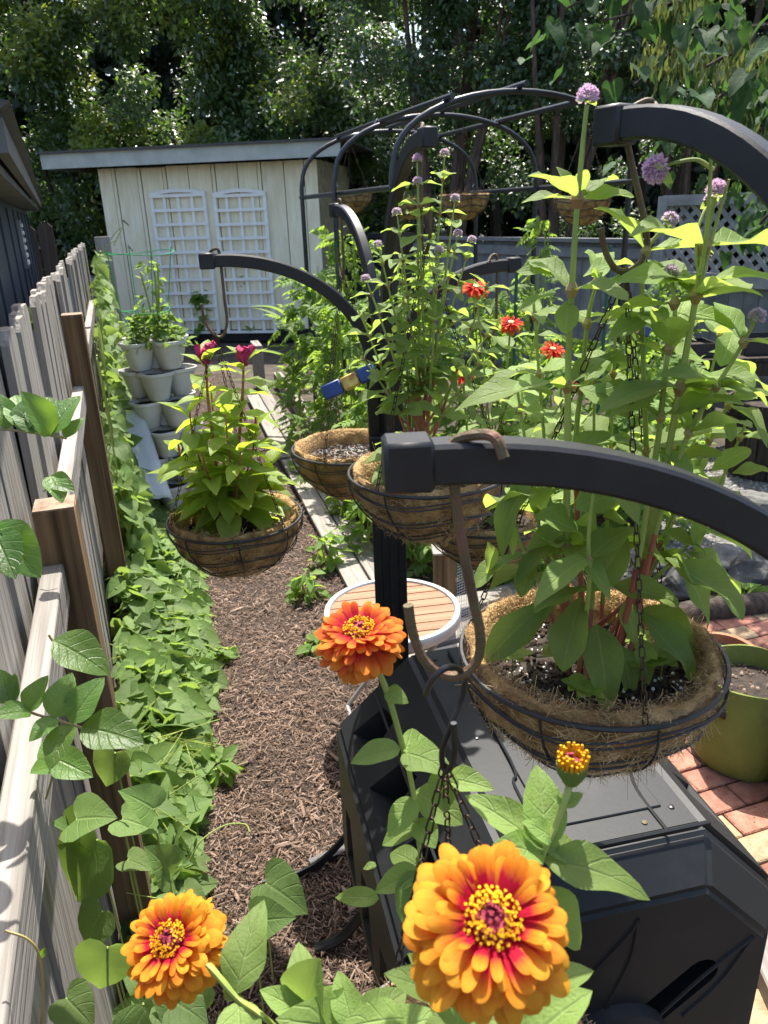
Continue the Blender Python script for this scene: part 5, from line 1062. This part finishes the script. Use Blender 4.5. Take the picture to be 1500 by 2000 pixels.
gstem(ga_, [PA(1362, 560, -.05), PA(1378, 470, -.06), PA(1388, 330, -.07), PA(1384, 260, -.08)], .0028, nodes=0, basecol='stemg')
gstem(ga_, [PA(1366, 560, -.05), PA(1395, 450, -.05), PA(1424, 350, -.06)], .0026, nodes=0, basecol='stemg')
gstem(ga_, [PA(1366, 560, -.05), PA(1360, 470, -.05), PA(1372, 420, -.04), PA(1385, 398, -.03)], .0022, nodes=0, basecol='stemg', flower='Ppale', fr=.009)
gstem(ga_, [PA(1392, 330, -.05), PA(1360, 312, -.07), PA(1316, 318, -.08), PA(1300, 326, -.08)], .0025, nodes=0, basecol='stemg', flower='Ppink', fr=.0155, fdir=(-1, -.15, -.15))
gstem(ga_, [bA(-.8, .03), PA(1235, 1150, -.03), PA(1282, 880, -.03), PA(1300, 720, -.04), PA(1318, 620, -.04), PA(1312, 545, -.03)], .0046, nodes=3, L0=.11, L1=.08, skip=.35, flower='Ppale', fr=.0105)
gstem(ga_, [bA(-.4, .05), PA(1270, 1080, -.02), PA(1335, 870, -.04), PA(1390, 770, -.05), PA(1440, 690, -.06), PA(1474, 628, -.07)], .004, nodes=3, L0=.1, L1=.055, skip=.3, flower='Ppale', fr=.01)
gstem(ga_, [bA(.6, .05), PA(1290, 1060, .05), PA(1385, 860, .05), PA(1430, 780, .04), PA(1475, 720, .04)], .0038, nodes=3, L0=.1, L1=.07, skip=.35)
gstem(ga_, [bA(3.4, .03), PA(1060, 1150, .0), PA(1012, 1050, .0), PA(1000, 960, .02), PA(985, 880, .03)], .0034, nodes=3, L0=.1, L1=.07, skip=.3)
for (x_, y_, dy_, bx_, nn2) in ((1040, 560, .06, 1090, 5), (1205, 560, .06, 1180, 5), (1345, 700, .08, 1250, 4), (1420, 600, .1, 1270, 5), (1160, 700, .08, 1160, 4), (1460, 820, .02, 1290, 4), (1010, 760, .05, 1080, 4)):
    gstem(ga_, [bA(random.uniform(0, 6.28), .05), PA(bx_, 1120, dy_*.5), PA((bx_+x_)/2, (1120+y_)/2+40, dy_), PA(x_, y_, dy_)], .0036, nodes=nn2, L0=.1, L1=.065, skip=.3)
gstem(ga_, [bA(-2.2, .04), PA(1150, 1150, -.05), PA(1150, 1040, -.06), PA(1168, 900, -.05)], .0036, 'stemg', 2, .1, .08, 'stemr', .3)
for (x0, y0, x1, y1, w, dz) in [(1120, 390, 1032, 368, 1.1, 0), (1135, 390, 1234, 358, .95, 0), (1122, 385, 1104, 322, 1.2, 0), (1132, 385, 1142, 330, 1.1, -.02), (1085, 575, 1012, 588, 1.1, 0), (1110, 588, 1105, 635, 1.6, -.04), (1095, 540, 1018, 512, 1., .02), (1140, 540, 1235, 505, 1.1, .02), (1352, 560, 1262, 494, 1., -.05), (1376, 552, 1505, 512, .9, -.06), (1350, 560, 1300, 500, 1.2, -.08), (1305, 612, 1203, 625, 1., -.04), (1325, 612, 1432, 612, 1.1, -.05),
        (1080, 768, 930, 722, 1.15, -.03), (1132, 758, 1232, 785, 1.5, -.05), (1290, 765, 1210, 772, 1.3, -.06), (1290, 690, 1226, 655, 1.4, -.02), (1255, 730, 1175, 690, 1., .02), (1300, 765, 1405, 712, 1.15, -.05), (1388, 728, 1470, 742, 1.4, -.06), (1320, 690, 1400, 680, 1.2, .03), (1380, 800, 1352, 745, 1.3, -.04), (1395, 805, 1432, 850, 1.2, -.06), (1430, 780, 1505, 765, 1., 0), (1430, 650, 1420, 690, 1.3, -.06), (1108, 880, 1175, 840, 1.2, -.03), (1265, 890, 1190, 850, 1.3, .02), (1290, 880, 1350, 905, 1.3, -.06), (1320, 895, 1395, 870, 1.3, -.04), (1390, 920, 1460, 870, 1.1, 0), (1430, 925, 1505, 915, 1., 0), (1310, 915, 1400, 980, 1.2, -.06),
        (1035, 940, 942, 1050, 1.1, -.03), (985, 1022, 1018, 1075, 1.1, -.02), (952, 1058, 968, 1118, 1.3, -.01), (1148, 1050, 1062, 1002, 1.2, -.03), (1200, 965, 1138, 985, 1.5, -.05), (1225, 1050, 1165, 1135, 1.3, -.06), (1075, 1070, 1003, 1105, 1.2, -.03), (1050, 1090, 1014, 1160, 1.1, -.03), (1160, 1150, 1052, 1175, 1., -.06), (1135, 1168, 1098, 1296, 1.15, -.09), (1072, 1175, 948, 1272, .9, -.05), (1090, 1170, 985, 1250, 1., -.03), (1190, 1142, 1322, 1170, .95, -.05), (1300, 1090, 1455, 1185, 1.1, -.1), (1330, 1118, 1430, 1212, 1., -.03), (1245, 1196, 1418, 1262, .85, -.02), (1250, 1198, 1362, 1316, 1., -.06), (1248, 1244, 1286, 1342, .95, -.06), (1165, 1220, 1198, 1368, 1., -.12), (1210, 1260, 1250, 1358, 1., -.07), (1222, 1176, 1245, 1245, 1.2, -.05), (1240, 1062, 1302, 1078, 1.2, -.03), (1050, 1120, 1110, 1150, 1.2, .02), (1290, 1040, 1390, 1060, 1.1, 0), (1340, 1080, 1470, 1125, 1., .02), (1350, 1000, 1380, 1090, 1., .0), (1150, 1000, 1130, 1080, 1.3, .0), (1180, 1010, 1240, 1000, 1.2, .03), (1110, 960, 1060, 900, 1.2, .03), (1230, 990, 1200, 920, 1.1, .03)]:
    a_, b_ = PA(x0, y0, dz*.3), PA(x1, y1, dz); leaf(ga_, rndleaf(), 'Lamar', a_, b_-a_, (b_-a_).length*1.05, rv(.3)+Vector((0, -.3, 1)), w*.8)
sdl = thing('seedlings', 'bright little green seedlings in the soil of the near right basket', 'seedling', sA+Vector((0, -.1, 0)))
for (x, y) in ((1000, 1320), (1125, 1380), (1150, 1390), (1250, 1330), (1235, 1280), (1265, 1310), (1085, 1310), (1290, 1330)):
    q = G(x, y, sA.z); MB().tube([q, q+Vector((0, 0, .03))], .001, 5).build('stem', MT['stemg'], sdl, True)
    for k in range(5): leaf(sdl, 'ov', 'Lcel', q+Vector((0, 0, .03)), Vector((math.cos(k*1.3), math.sin(k*1.3), .4)), random.uniform(.02, .032), (0, 0, 1), 1.5)
# --- bushy amaranth in the middle basket
cD = BC['D']; sD = cD+Vector((0, 0, -.03)); gd_ = thing('globe_amaranth', 'bushy globe amaranth with small pale flowers in the basket before the black post', 'plant', sD)
def PD(x, y, dY=0.): return P(x, y, cD.y+dY)
for i, (x, y, dy, fl) in enumerate([(815, 312, 0, 'Ppink'), (868, 302, .03, 'Ppale'), (816, 357, -.03, 'Ppale'), (776, 417, -.04, 'Ppale'), (740, 480, -.02, 'Ppale'), (717, 546, -.05, 'Ppale'), (888, 390, -.04, 'Ppale'), (893, 458, .03, 'Ppale'), (857, 491, -.07, 'Ppale'), (920, 470, .05, 'Ppale'), (955, 545, -.02, None), (785, 520, .08, 'Ppale'), (830, 470, .1, None), (700, 600, .02, None), (960, 640, .06, None), (705, 690, -.06, None), (940, 700, -.08, None), (770, 600, .12, None)]):
    bx_ = 820+random.uniform(-22, 22); pts = [PD(bx_, 868, dy*.2), PD(bx_*.6+x*.4, 868+(y-868)*.4, dy*.6), PD(bx_*.25+x*.75, 868+(y-868)*.75, dy), PD(x, y+5, dy)]
    gstem(gd_, pts, .0032, nodes=5 if y < 560 else 4, L0=.088, L1=.045, basecol='stemr', skip=.14, flower=fl, fr=.0105, wid=1.05)
for k in range(16):
    a = random.uniform(0, 6.28); leaf(gd_, rndleaf(), 'Lamar', sD+Vector((math.cos(a)*.03, math.sin(a)*.03, random.uniform(.0, .1))), Vector((math.cos(a), math.sin(a), random.uniform(.0, .8))), random.uniform(.09, .13))
# --- celosia
cC = BC['C']; sC = cC+Vector((0, 0, -.03)); ce = thing('celosia', 'celosia with magenta crests and red stems in the basket over the path', 'plant', sC)
def PC(x, y, dY=0.): return P(x, y, cC.y+dY)
crest = []
for i, (x, y, dy, cr_) in enumerate([(402, 700, 0, 1), (476, 705, .02, 1), (412, 760, .06, 0), (370, 800, -.04, 0), (500, 830, -.03, 0), (440, 790, -.08, 0), (350, 880, .03, 0), (530, 900, .05, 0), (395, 880, -.09, 0), (470, 880, -.1, 0), (430, 850, .1, 0)]):
    bx_ = 440+random.uniform(-25, 25); pts = [PC(bx_, 1018, dy*.3), PC(bx_*.6+x*.4, 1018+(y-1018)*.4, dy*.7), PC(bx_*.15+x*.85, 1018+(y-1018)*.75, dy), PC(x, y, dy)]; cv = bez(pts, 8)
    MB().tube(cv, [.0052*(1-.45*k/len(cv)) for k in range(len(cv))] if cr_ else [.003*(1-.4*k/len(cv)) for k in range(len(cv))], 7).build('stem', MT['stemr'], ce, True)
    nn_ = 20 if cr_ else 10
    for k in range(nn_):
        f = .12+.88*(k+.5)/nn_; p = cv[min(len(cv)-1, int(f*len(cv)))]; a = k*2.4+i; up = random.uniform(-.15, .5)+(.9 if f > .85 else 0)
        leaf(ce, 'la', 'Lcel', p, Vector((math.cos(a), math.sin(a), up)), (.135-.07*f)*random.uniform(.85, 1.25), (0, 0, 1), random.uniform(1.0, 1.3))
    if cr_:
        b = MB(); c = cv[-1]
        for k in range(7): b.tube([c+Vector((random.gauss(0, .004), random.gauss(0, .004), -.012)), c+Vector((random.gauss(0, .008), random.gauss(0, .006), .012)), c+Vector((random.gauss(0, .014), random.gauss(0, .009), .028+random.uniform(-.004, .008)))], [.005, .0065, .0078], 7)
        b.build('crest', MT['mag'], ce, True)
    elif i in (2, 4, 6): MB().tube([cv[-1], cv[-1]+Vector((0, 0, .02))], [.004, .002], 6).build('crest', MT['mag'], ce, True)
for k in range(26):
    a = random.uniform(0, 6.28); r = random.uniform(.02, .1); leaf(ce, 'la', 'Lcel', sC+Vector((math.cos(a)*r, math.sin(a)*r, random.uniform(.02, .12))), Vector((math.cos(a), math.sin(a), random.uniform(-.5, .3))), random.uniform(.07, .12), (0, 0, 1), 1.5)
# --- red zinnias in the back basket
cF_ = BC['F']; sF = cF_+Vector((0, 0, -.03)); zf = thing('zinnia_plant', 'red orange zinnias growing in the basket behind the big arm', 'flower', sF)
ROWS2 = [(14, -22, .78, .2, -.08), (13, -2, .76, .2, -.03), (11, 18, .62, .2, .02), (7, 45, .42, .2, .05)]
for i, (x, y, dy, fl) in enumerate([(930, 560, -.1, 1), (998, 630, 0, 1), (1080, 682, -.02, 1), (904, 730, -.16, 1), (1130, 745, .03, 1), (1060, 600, .1, 0), (960, 690, .08, 0), (1100, 780, -.08, 0), (1010, 720, -.12, 0), (940, 800, -.1, 0), (1160, 800, .08, 0), (1050, 820, -.14, 0)]):
    q = P(x, y, cF_.y+dy); bs = sF+Vector((random.uniform(-.05, .05), random.uniform(-.05, .05), 0)); pts = [bs, bs*.55+q*.45+Vector((0, 0, .02)), bs*.2+q*.8, q]; cv = bez(pts, 6); MB().tube(cv, .0028, 6).build('stem', MT['stemg'], zf, True)
    for k in range(5):
        p = cv[min(len(cv)-2, int((.15+.78*k/5)*len(cv)))]; zleafpair(zf, p, (0, 0, 1), random.uniform(.06, .095), k*1.57+i, 'Lzin', random.choice(('ov', 'ov2')), 1.15, random.uniform(.1, .5))
    if fl: zinnia_head(zf, q, Vector((random.uniform(-.2, .2), -.35, 1)), .036 if i < 4 else .024, 'Pred', ROWS2, False)
# ================================================================ VINES ON THE FENCE SIDE
bed = [(-.36, .55), (-.48, .8), (-.63, 1.8), (-.77, 2.75), (-1.07, 3.9), (-1.56, 5.0), (-2.25, 6.6), (-3.0, 9.3), (-3.15, 9.3), (-2.5, 6.9), (-1.84, 5.0), (-1.28, 3.3), (-.95, 2.3), (-.72, 1.6), (-.5, .85)]
vn = thing('sweet_potato_vine', 'dense heart leaved vine covering the ground between the fence and the mulch path', 'vine', (-.9, 2.6, 0))
pts = in_area(bed, 4200, lambda x, y: np.clip(2.6/(y+.6), .25, 1)); edge = np.array([(p[0], p[1]) for p in bed[:8]])
def rel(x, y):  # distance from the path edge inwards
    xe = np.interp(y, [p[1] for p in bed[:8]], [p[0] for p in bed[:8]]); return xe-x
rows_ = []
for x, y in pts:
    dd = float(rel(x, y)); top = (.05+.25*min(1, max(0, dd)/.3)**.8)*(1 if y < 4 else .6)*(.75+.3*math.sin(x*9+y*5)*math.sin(y*7)); f = random.random()**.7; z = .02+top*f
    az_ = random.uniform(0, 6.28); d = Vector((math.cos(az_)+.45, math.sin(az_)-.35, random.uniform(-.45, .1))); up = Vector((.25, -.12, 1))+rv(.62); rows_.append((Vector((x, y, z)), d, up, random.choice((random.uniform(.03, .07), random.uniform(.06, .1), random.uniform(.08, .125))), f))
rows_.sort(key=lambda r: (r[0]-CAM).length-r[4]*.7)
for p, d, up, L, f in rows_[:290]: leaf(vn, random.choice(('he', 'he2')), 'Lyel' if random.random() < .03 else 'Lvine', p, d, L, up, random.uniform(.9, 1.1))
R2 = rows_[290:]; x, y, z = frames(np.array([r[1] for r in R2]), np.array([r[2] for r in R2]))
tag(ob('leaves', scatter('leaves', T_heartS, np.array([r[0] for r in R2]), x, y, z, MT['Lvine'], np.array([r[3] for r in R2])), vn), kind='stuff')
b = MB()
for k in range(150):
    q = pts[random.randrange(len(pts))]; z_ = random.uniform(.02, .2); b.tube([(q[0], q[1], z_), (q[0]+random.uniform(-.1, .1), q[1]+random.uniform(-.1, .1), z_+.04), (q[0]+random.uniform(-.18, .18), q[1]+random.uniform(-.18, .18), z_-.02)], .0018, 4)
tag(b.build('runners', MT['stemg'], vn), kind='stuff')
# climbing mass on the far fence
vc = thing('climbing_vine', 'bright heart leaved vine climbing over the far half of the picket fence', 'vine', fpt(3.8, -.1, 0))
n = 1500; xs_ = RNG.uniform(2.15, 7.6, n); hv = np.interp(xs_, [2.1, 2.6, 4, 6, 7.6], [.5, .7, 1.0, 1.35, 1.55])
zz = hv*RNG.random(n)**.75; off_ = -.10-RNG.random(n)*(.06+.13*(1-zz/hv)); P_ = np.array([fpt(a, c, h) for a, c, h in zip(xs_, off_, zz)])
dirs = np.tile([[.5, -.5, -.6]], (n, 1))+RNG.normal(0, .55, (n, 3)); ups = np.tile([[.8, -.35, .75]], (n, 1))+RNG.normal(0, .35, (n, 3)); x, y, z = frames(dirs, ups); S_ = RNG.uniform(.05, .13, n)
order = np.argsort(np.linalg.norm(P_-np.array(CAM), axis=1)); k1 = order[:150]; k2 = order[150:]
for i in k1: leaf(vc, 'he', 'Lvine', P_[i], dirs[i], float(S_[i]), ups[i])
tag(ob('leaves', scatter('leaves', T_heartS, P_[k2], x[k2], y[k2], z[k2], MT['Lvine'], S_[k2]), vc), kind='stuff')
b = MB()
for k in range(40): a = random.uniform(2.2, 7.5); b.tube([fpt(a, -.14, 0), fpt(a+random.uniform(-.2, .2), -.13, .6), fpt(a+random.uniform(-.3, .3), -.12, 1.2)], .003, 4)
for pp_ in ([(215, 470), (225, 455), (238, 445), (222, 480)], [(190, 505), (210, 480), (226, 470)]): b.tube(bez([P(x_, y_, 6.5) for x_, y_ in pp_], 5), .003, 5)
tag(b.build('runners', MT['stemg'], vc), kind='stuff')
# vine leaves beyond the fence
vb_ = thing('fence_top_vine', 'few round vine leaves peeking over the picket fence from behind at left', 'vine', fpt(2.2, .1, 0))
for (x_, y_) in ((5, 620), (30, 635), (45, 620), (60, 605), (10, 655), (70, 612), (38, 648), (-15, 640)):
    q = P(x_, y_, 3.1); leaf(vb_, 'he', 'Lvine', q, Vector((random.uniform(-.6, .6), -.4, -.5)), .095, (0, -.6, 1))
MB().tube(bez([P(75, 625, 2.6), P(40, 640, 2.6), P(-20, 660, 2.6)], 5), .002, 5).build('runner', MT['stemg'], vb_, True)
# --- trumpet vine sprays in front of the near fence
def spray(label, Y, rachis, leaves, wid=1.):
    q = P(*rachis[0], Y); t = thing('trumpet_vine_spray', label, 'vine', q, 0, 'leafy sprays on the near fence'); MB().tube(bez([P(x_, y_, Y) for x_, y_ in rachis], 6), .0017, 6).build('stem', MT['stemt'], t, True)
    for (x0, y0, x1, y1, dz) in leaves:
        a_, b_ = P(x0, y0, Y), P(x1, y1, Y+dz); leaf(t, 'ov', 'Ltrump', a_, b_-a_, (b_-a_).length*1.05, rv(.25)+Vector((.1, -.55, 1)), 1.2)
    return t
spray('compound leaf spray with paired pointed leaves across the near fence post', .80, [(-30, 1360), (20, 1375), (70, 1395), (130, 1412), (170, 1425)], [(20, 1376, 22, 1318, .02), (55, 1390, 82, 1322, .02), (105, 1402, 135, 1318, .03), (138, 1412, 190, 1325, .03), (160, 1420, 268, 1438, -.02), (112, 1404, 58, 1438, -.03), (138, 1415, 92, 1490, -.05), (60, 1390, -5, 1388, -.03), (5, 1372, -15, 1330, .02), (20, 1376, 0, 1310, .02)])
spray('compound leaf spray with sunlit leaves over the picket tops', .95, [(-40, 836), (20, 840), (70, 846), (130, 856)], [(15, 838, -8, 765, .02), (45, 842, 52, 772, .02), (100, 850, 60, 770, -.02), (75, 848, 45, 770, .03), (98, 850, 142, 768, .03), (128, 856, 158, 812, .02), (60, 842, 30, 762, .04), (90, 850, 92, 765, .05)])
spray('broad curled vine leaf hanging over the left edge of the fence', .8, [(-30, 1020), (0, 1030)], [(-20, 1025, 70, 1112, -.03), (-10, 1040, 20, 1110, -.05), (-10, 1020, 30, 1060, .04)])
spray('long single vine leaf lying across the near brown post', .95, [(95, 1240), (103, 1252), (110, 1258)], [(104, 1250, 208, 1302, -.02)])
spray('heart leaf and twig on the rail beside the near post top', 1.5, [(85, 960), (100, 950), (118, 962)], [(92, 935, 138, 950, -.03), (100, 930, 120, 970, -.05)])
spray('drooping leaf pair low on the near rail', .85, [(90, 1560), (105, 1500), (98, 1430)], [(100, 1500, 92, 1440, .02), (105, 1480, 168, 1508, -.03), (100, 1500, 70, 1500, -.03), (95, 1490, 128, 1450, .02)])
t = thing('trumpet_vine_spray', 'curling brown tendril beside the lowest part of the rail', 'vine', P(80, 2000, .55), 0, 'leafy sprays on the near fence'); MB().tube(bez([P(78, 2040, .55), P(84, 1940, .55), P(78, 1870, .55), P(55, 1835, .55), P(10, 1818, .55)], 6), .0014, 6).build('stem', MT['stemt'], t, True); leaf(t, 'ov', 'Ltrump', P(78, 1870, .55), Vector((.3, 0, .5)), .012, (0, -1, 0))
t = thing('trumpet_vine_spray', 'pale curling tendril reaching out over the mulch at bottom left', 'vine', G(385, 1660, .1), 0, 'leafy sprays on the near fence'); MB().tube(bez([G(370, 1680, .1), G(395, 1640, .15), G(440, 1612, .16), G(478, 1610, .15), G(488, 1625, .14)], 6), .0022, 6).build('stem', MT['stemg'], t, True)
tb_ = thing('near_heart_leaves', 'large heart shaped vine leaves low between the fence rail and the lower left zinnia', 'vine', (-.45, .95, 0))
for (x0, y0, x1, y1, Y, w) in ((225, 1470, 200, 1535, 1.1, 1.1), (150, 1600, 210, 1590, .98, 1.1), (190, 1640, 125, 1760, .98, 1.1), (210, 1850, 190, 1940, .8, 1.1), (240, 1600, 300, 1615, 1.05, 1.), (300, 1580, 250, 1545, 1.05, 1.), (150, 1640, 120, 1600, 1., 1.), (330, 1950, 400, 1990, .7, 1.2), (280, 1960, 330, 2050, .7, 1.2), (520, 1725, 600, 1775, 1.0, 1.), (500, 1800, 560, 1790, .9, 1.), (200, 1780, 160, 1850, .9, 1.), (330, 1700, 300, 1660, 1.1, 1.), (250, 1680, 290, 1690, 1.05, 1.), (360, 1740, 400, 1760, 1.1, 1.), (380, 1990, 320, 1960, .7, 1.1), (130, 1950, 180, 2000, .75, 1.1)):
    a_, b_ = P(x0, y0, Y), P(x1, y1, Y-.02); leaf(tb_, 'he', 'Lvine', a_, b_-a_, (b_-a_).length*1.1, rv(.2)+Vector((.1, -.4, 1)), w)
    MB().tube(bez([a_, a_+Vector((-.01, .02, -.06)), Vector((a_.x-.02, a_.y+.05, max(.05, a_.z-.3)))], 4), .0018, 5).build('petiole', MT['stemg'], tb_, True)
# ================================================================ GARDEN PLANTS BEHIND
def bush(name, label, c, h, rx, n, size, m, tpl=T_tom, stems=5, group=None, cat='plant', z0=.1, shape=1.):
    c = Vector(c); t = thing(name, label, cat, c, 0, group)
    for k in range(stems):
        a = random.uniform(0, 6.28); MB().tube(bez([c, c+Vector((math.cos(a)*rx*.3, math.sin(a)*rx*.3, h*.5)), c+Vector((math.cos(a)*rx*.5, math.sin(a)*rx*.5, h*random.uniform(.8, 1)))], 4), [.006]*8+[.003], 5).build('stem', MT['stemg'], t, True)
    u = RNG.random(n); zz_ = z0+(h-z0)*u; rr_ = rx*(1-.55*u**shape)*RNG.random(n)**.45*(1+.25*np.sin(u*17+rx*9)); a = RNG.uniform(0, 6.28, n); pos = np.array(c)+np.stack([rr_*np.cos(a), rr_*np.sin(a), zz_], 1)
    dirs = np.stack([np.cos(a), np.sin(a), RNG.normal(-.15, .5, n)], 1)+RNG.normal(0, .4, (n, 3)); x, y, z = frames(dirs, np.tile([[0, 0, 1.]], (n, 1))+RNG.normal(0, .35, (n, 3)))
    tag(ob('foliage', scatter('foliage', tpl, pos, x, y, z, MT[m], RNG.uniform(.65, 1.3, n)*size), t), kind='stuff'); return t
tg_ = 'tomato plants in the raised bed'
bush('tomato_plant', 'tall tomato plant in front of the shed, left end of the row', (-.5, 6.2, 0), 1.45, .34, 300, .15, 'Ltom', group=tg_)
def gb_(x, y): g_ = G(x, y); return Vector((g_.x, g_.y, 0))
plants = [((-.2, 6.6, 0), 1.75, .36, 520, 'tomato plant reaching up to the left leg of the pipe arch'), ((-.22, 5.3, 0), 1.3, .3, 430, 'tomato plant directly above the empty coir basket'), ((.25, 5.6, 0), 1.5, .4, 560, 'tomato plant behind the bushy amaranth'), ((.05, 4.6, 0), 1.0, .34, 420, 'low tomato plant behind the black post'),
          ((.8, 5.4, 0), 1.35, .35, 420, 'tomato plant with thin top behind the red zinnias'), ((1.15, 4.6, 0), 1.1, .36, 420, 'leafy plant behind the red zinnias at the bed middle'), ((1.25, 6.2, 0), 1.75, .16, 160, 'slim tall tomato plant beneath the round arch basket'), ((.8, 3.7, 0), .62, .3, 300, 'low leafy plant right of the short square post'), ((.42, 3.9, 0), .55, .28, 300, 'low leafy plant behind the round table'), ((1.55, 4.3, 0), .7, .3, 320, 'low leafy plant at the near end of the gravel strip'), ((1.95, 5.6, 0), 1.1, .4, 420, 'bushy plant beside the bench, left of the barrel planter'), ((1.75, 5.0, 0), .9, .34, 360, 'dark leafy plant left of the barrel planter'), ((2.45, 6.6, 0), 1.35, .26, 220, 'leafy plant in front of the potting bench')]
for c, h, rx, n, lab in plants: bush('tomato_plant', lab, c, h, rx, int(n*.72), .14, 'Ltom', group=tg_)
wl_ = 'weeds along the planks'
for (x_, y_, h, r, n, lab) in ((640, 1110, .22, .09, 50, 'bright weed growing over the near planks beside the table'), (672, 1010, .25, .12, 80, 'weed clump between the planks under the empty basket'), (715, 1080, .35, .14, 120, 'leafy weed clump left of the black post'), (600, 1170, .16, .07, 40, 'small weed on the mulch left of the round table'), (585, 930, .1, .06, 26, 'small weed at the upper end of the planks'), (620, 1270, .05, .05, 20, 'tiny weed left of the coral zinnia'), (425, 1290, .06, .05, 24, 'tiny weed at the edge of the mulch path'), (430, 1520, .07, .06, 30, 'small weed beside the mulch near the vine edge'), (810, 1110, .3, .16, 140, 'weed clump between the black post and the short square post'), (575, 760, .3, .15, 90, 'weed at the foot of the shed beside the trellis'), (1450, 1190, .1, .1, 50, 'small weed by the log at the right edge')):
    bush('weed', lab, gb_(x_, y_), h, r, n, .075, 'Ltom', leaf_tpl(w_ovate, 1, 3, .2, .2), 2, wl_, z0=.01)
bush('strawberry_plant', 'leafy mixed plants filling the top of the planter tower', ptop+Vector((0, 0, -.03)), .19, .23, 300, .055, 'Lvine', leaf_tpl(w_round, 1, 3, .2, .2), 4, z0=0)
bush('strawberry_plant', 'loose upright plant inside the green cage', ptop+Vector((.03, 0, 0)), .48, .12, 80, .045, 'Ltom', leaf_tpl(w_ovate, 1, 3, .2, .2), 4, z0=.05, shape=.5)
for i, (x_, y_, h, lab) in enumerate(((405, 640, .75, 'bean vine climbing the left white trellis'), (495, 640, .95, 'bean vine climbing the right white trellis'))):
    q = P(x_, 665, s0.y-.22); bush('bean_vine', lab, (q.x, q.y, .05), h, .17, 60, .13, 'Ltom', T_heartS, 2, 'bean vines on the trellises', z0=.1, shape=.3)
for i, (x_, y0_, y1_, Y, lab) in enumerate(((1010, 500, 800, 4.3, 'dark green plant stake right of the red zinnias'), (1192, 480, 860, 4.0, 'dark green plant stake behind the central amaranth stem'), (655, 470, 700, 5.8, 'thin dark plant stake among the tomato plants'))):
    q = P(x_, y0_, Y); tag(MB().tube([(q.x, q.y, 0), (q.x, q.y, q.z)], .009, 8).build('plant_stake', MT['stake'], None, True), lab, 'stake', 'green plant stakes')
# corn-like strap leaves left of the tomato row
cr_ = thing('corn_plant', 'young corn plant with long strap leaves in front of the right trellis', 'plant', P(560, 700, 6.6)); q = Vector((P(575, 640, 6.6).x, 6.6, 0)); MB().tube([q, q+Vector((0, 0, 1.15))], .012, 6).build('stalk', MT['stemg'], cr_, True)
tpl_s = leaf_tpl(lambda v: .045*(1-v**3)+.004, 1, 8, .3, .55); ms_ = npmesh('strap_leaf', tpl_s[0], tpl_s[1], MT['Lvine'], tpl_s[2])
for k in range(8): a = k*2.4+2.6; ob('strap_leaf', ms_, cr_, leaf_basis(q+Vector((0, 0, .35+k*.1)), Vector((math.cos(a), math.sin(a)*.6, .75)), (0, 0, 1), .6))
# leftovers: stray leaf litter on the mulch
for o in list(bpy.data.objects):
    if o.type == 'EMPTY' and o.parent is None and 'label' not in o: o['label'] = o.name
if 0: print('TRIS', sum(sum(len(p.vertices)-2 for p in m.polygons) for m in bpy.data.meshes))
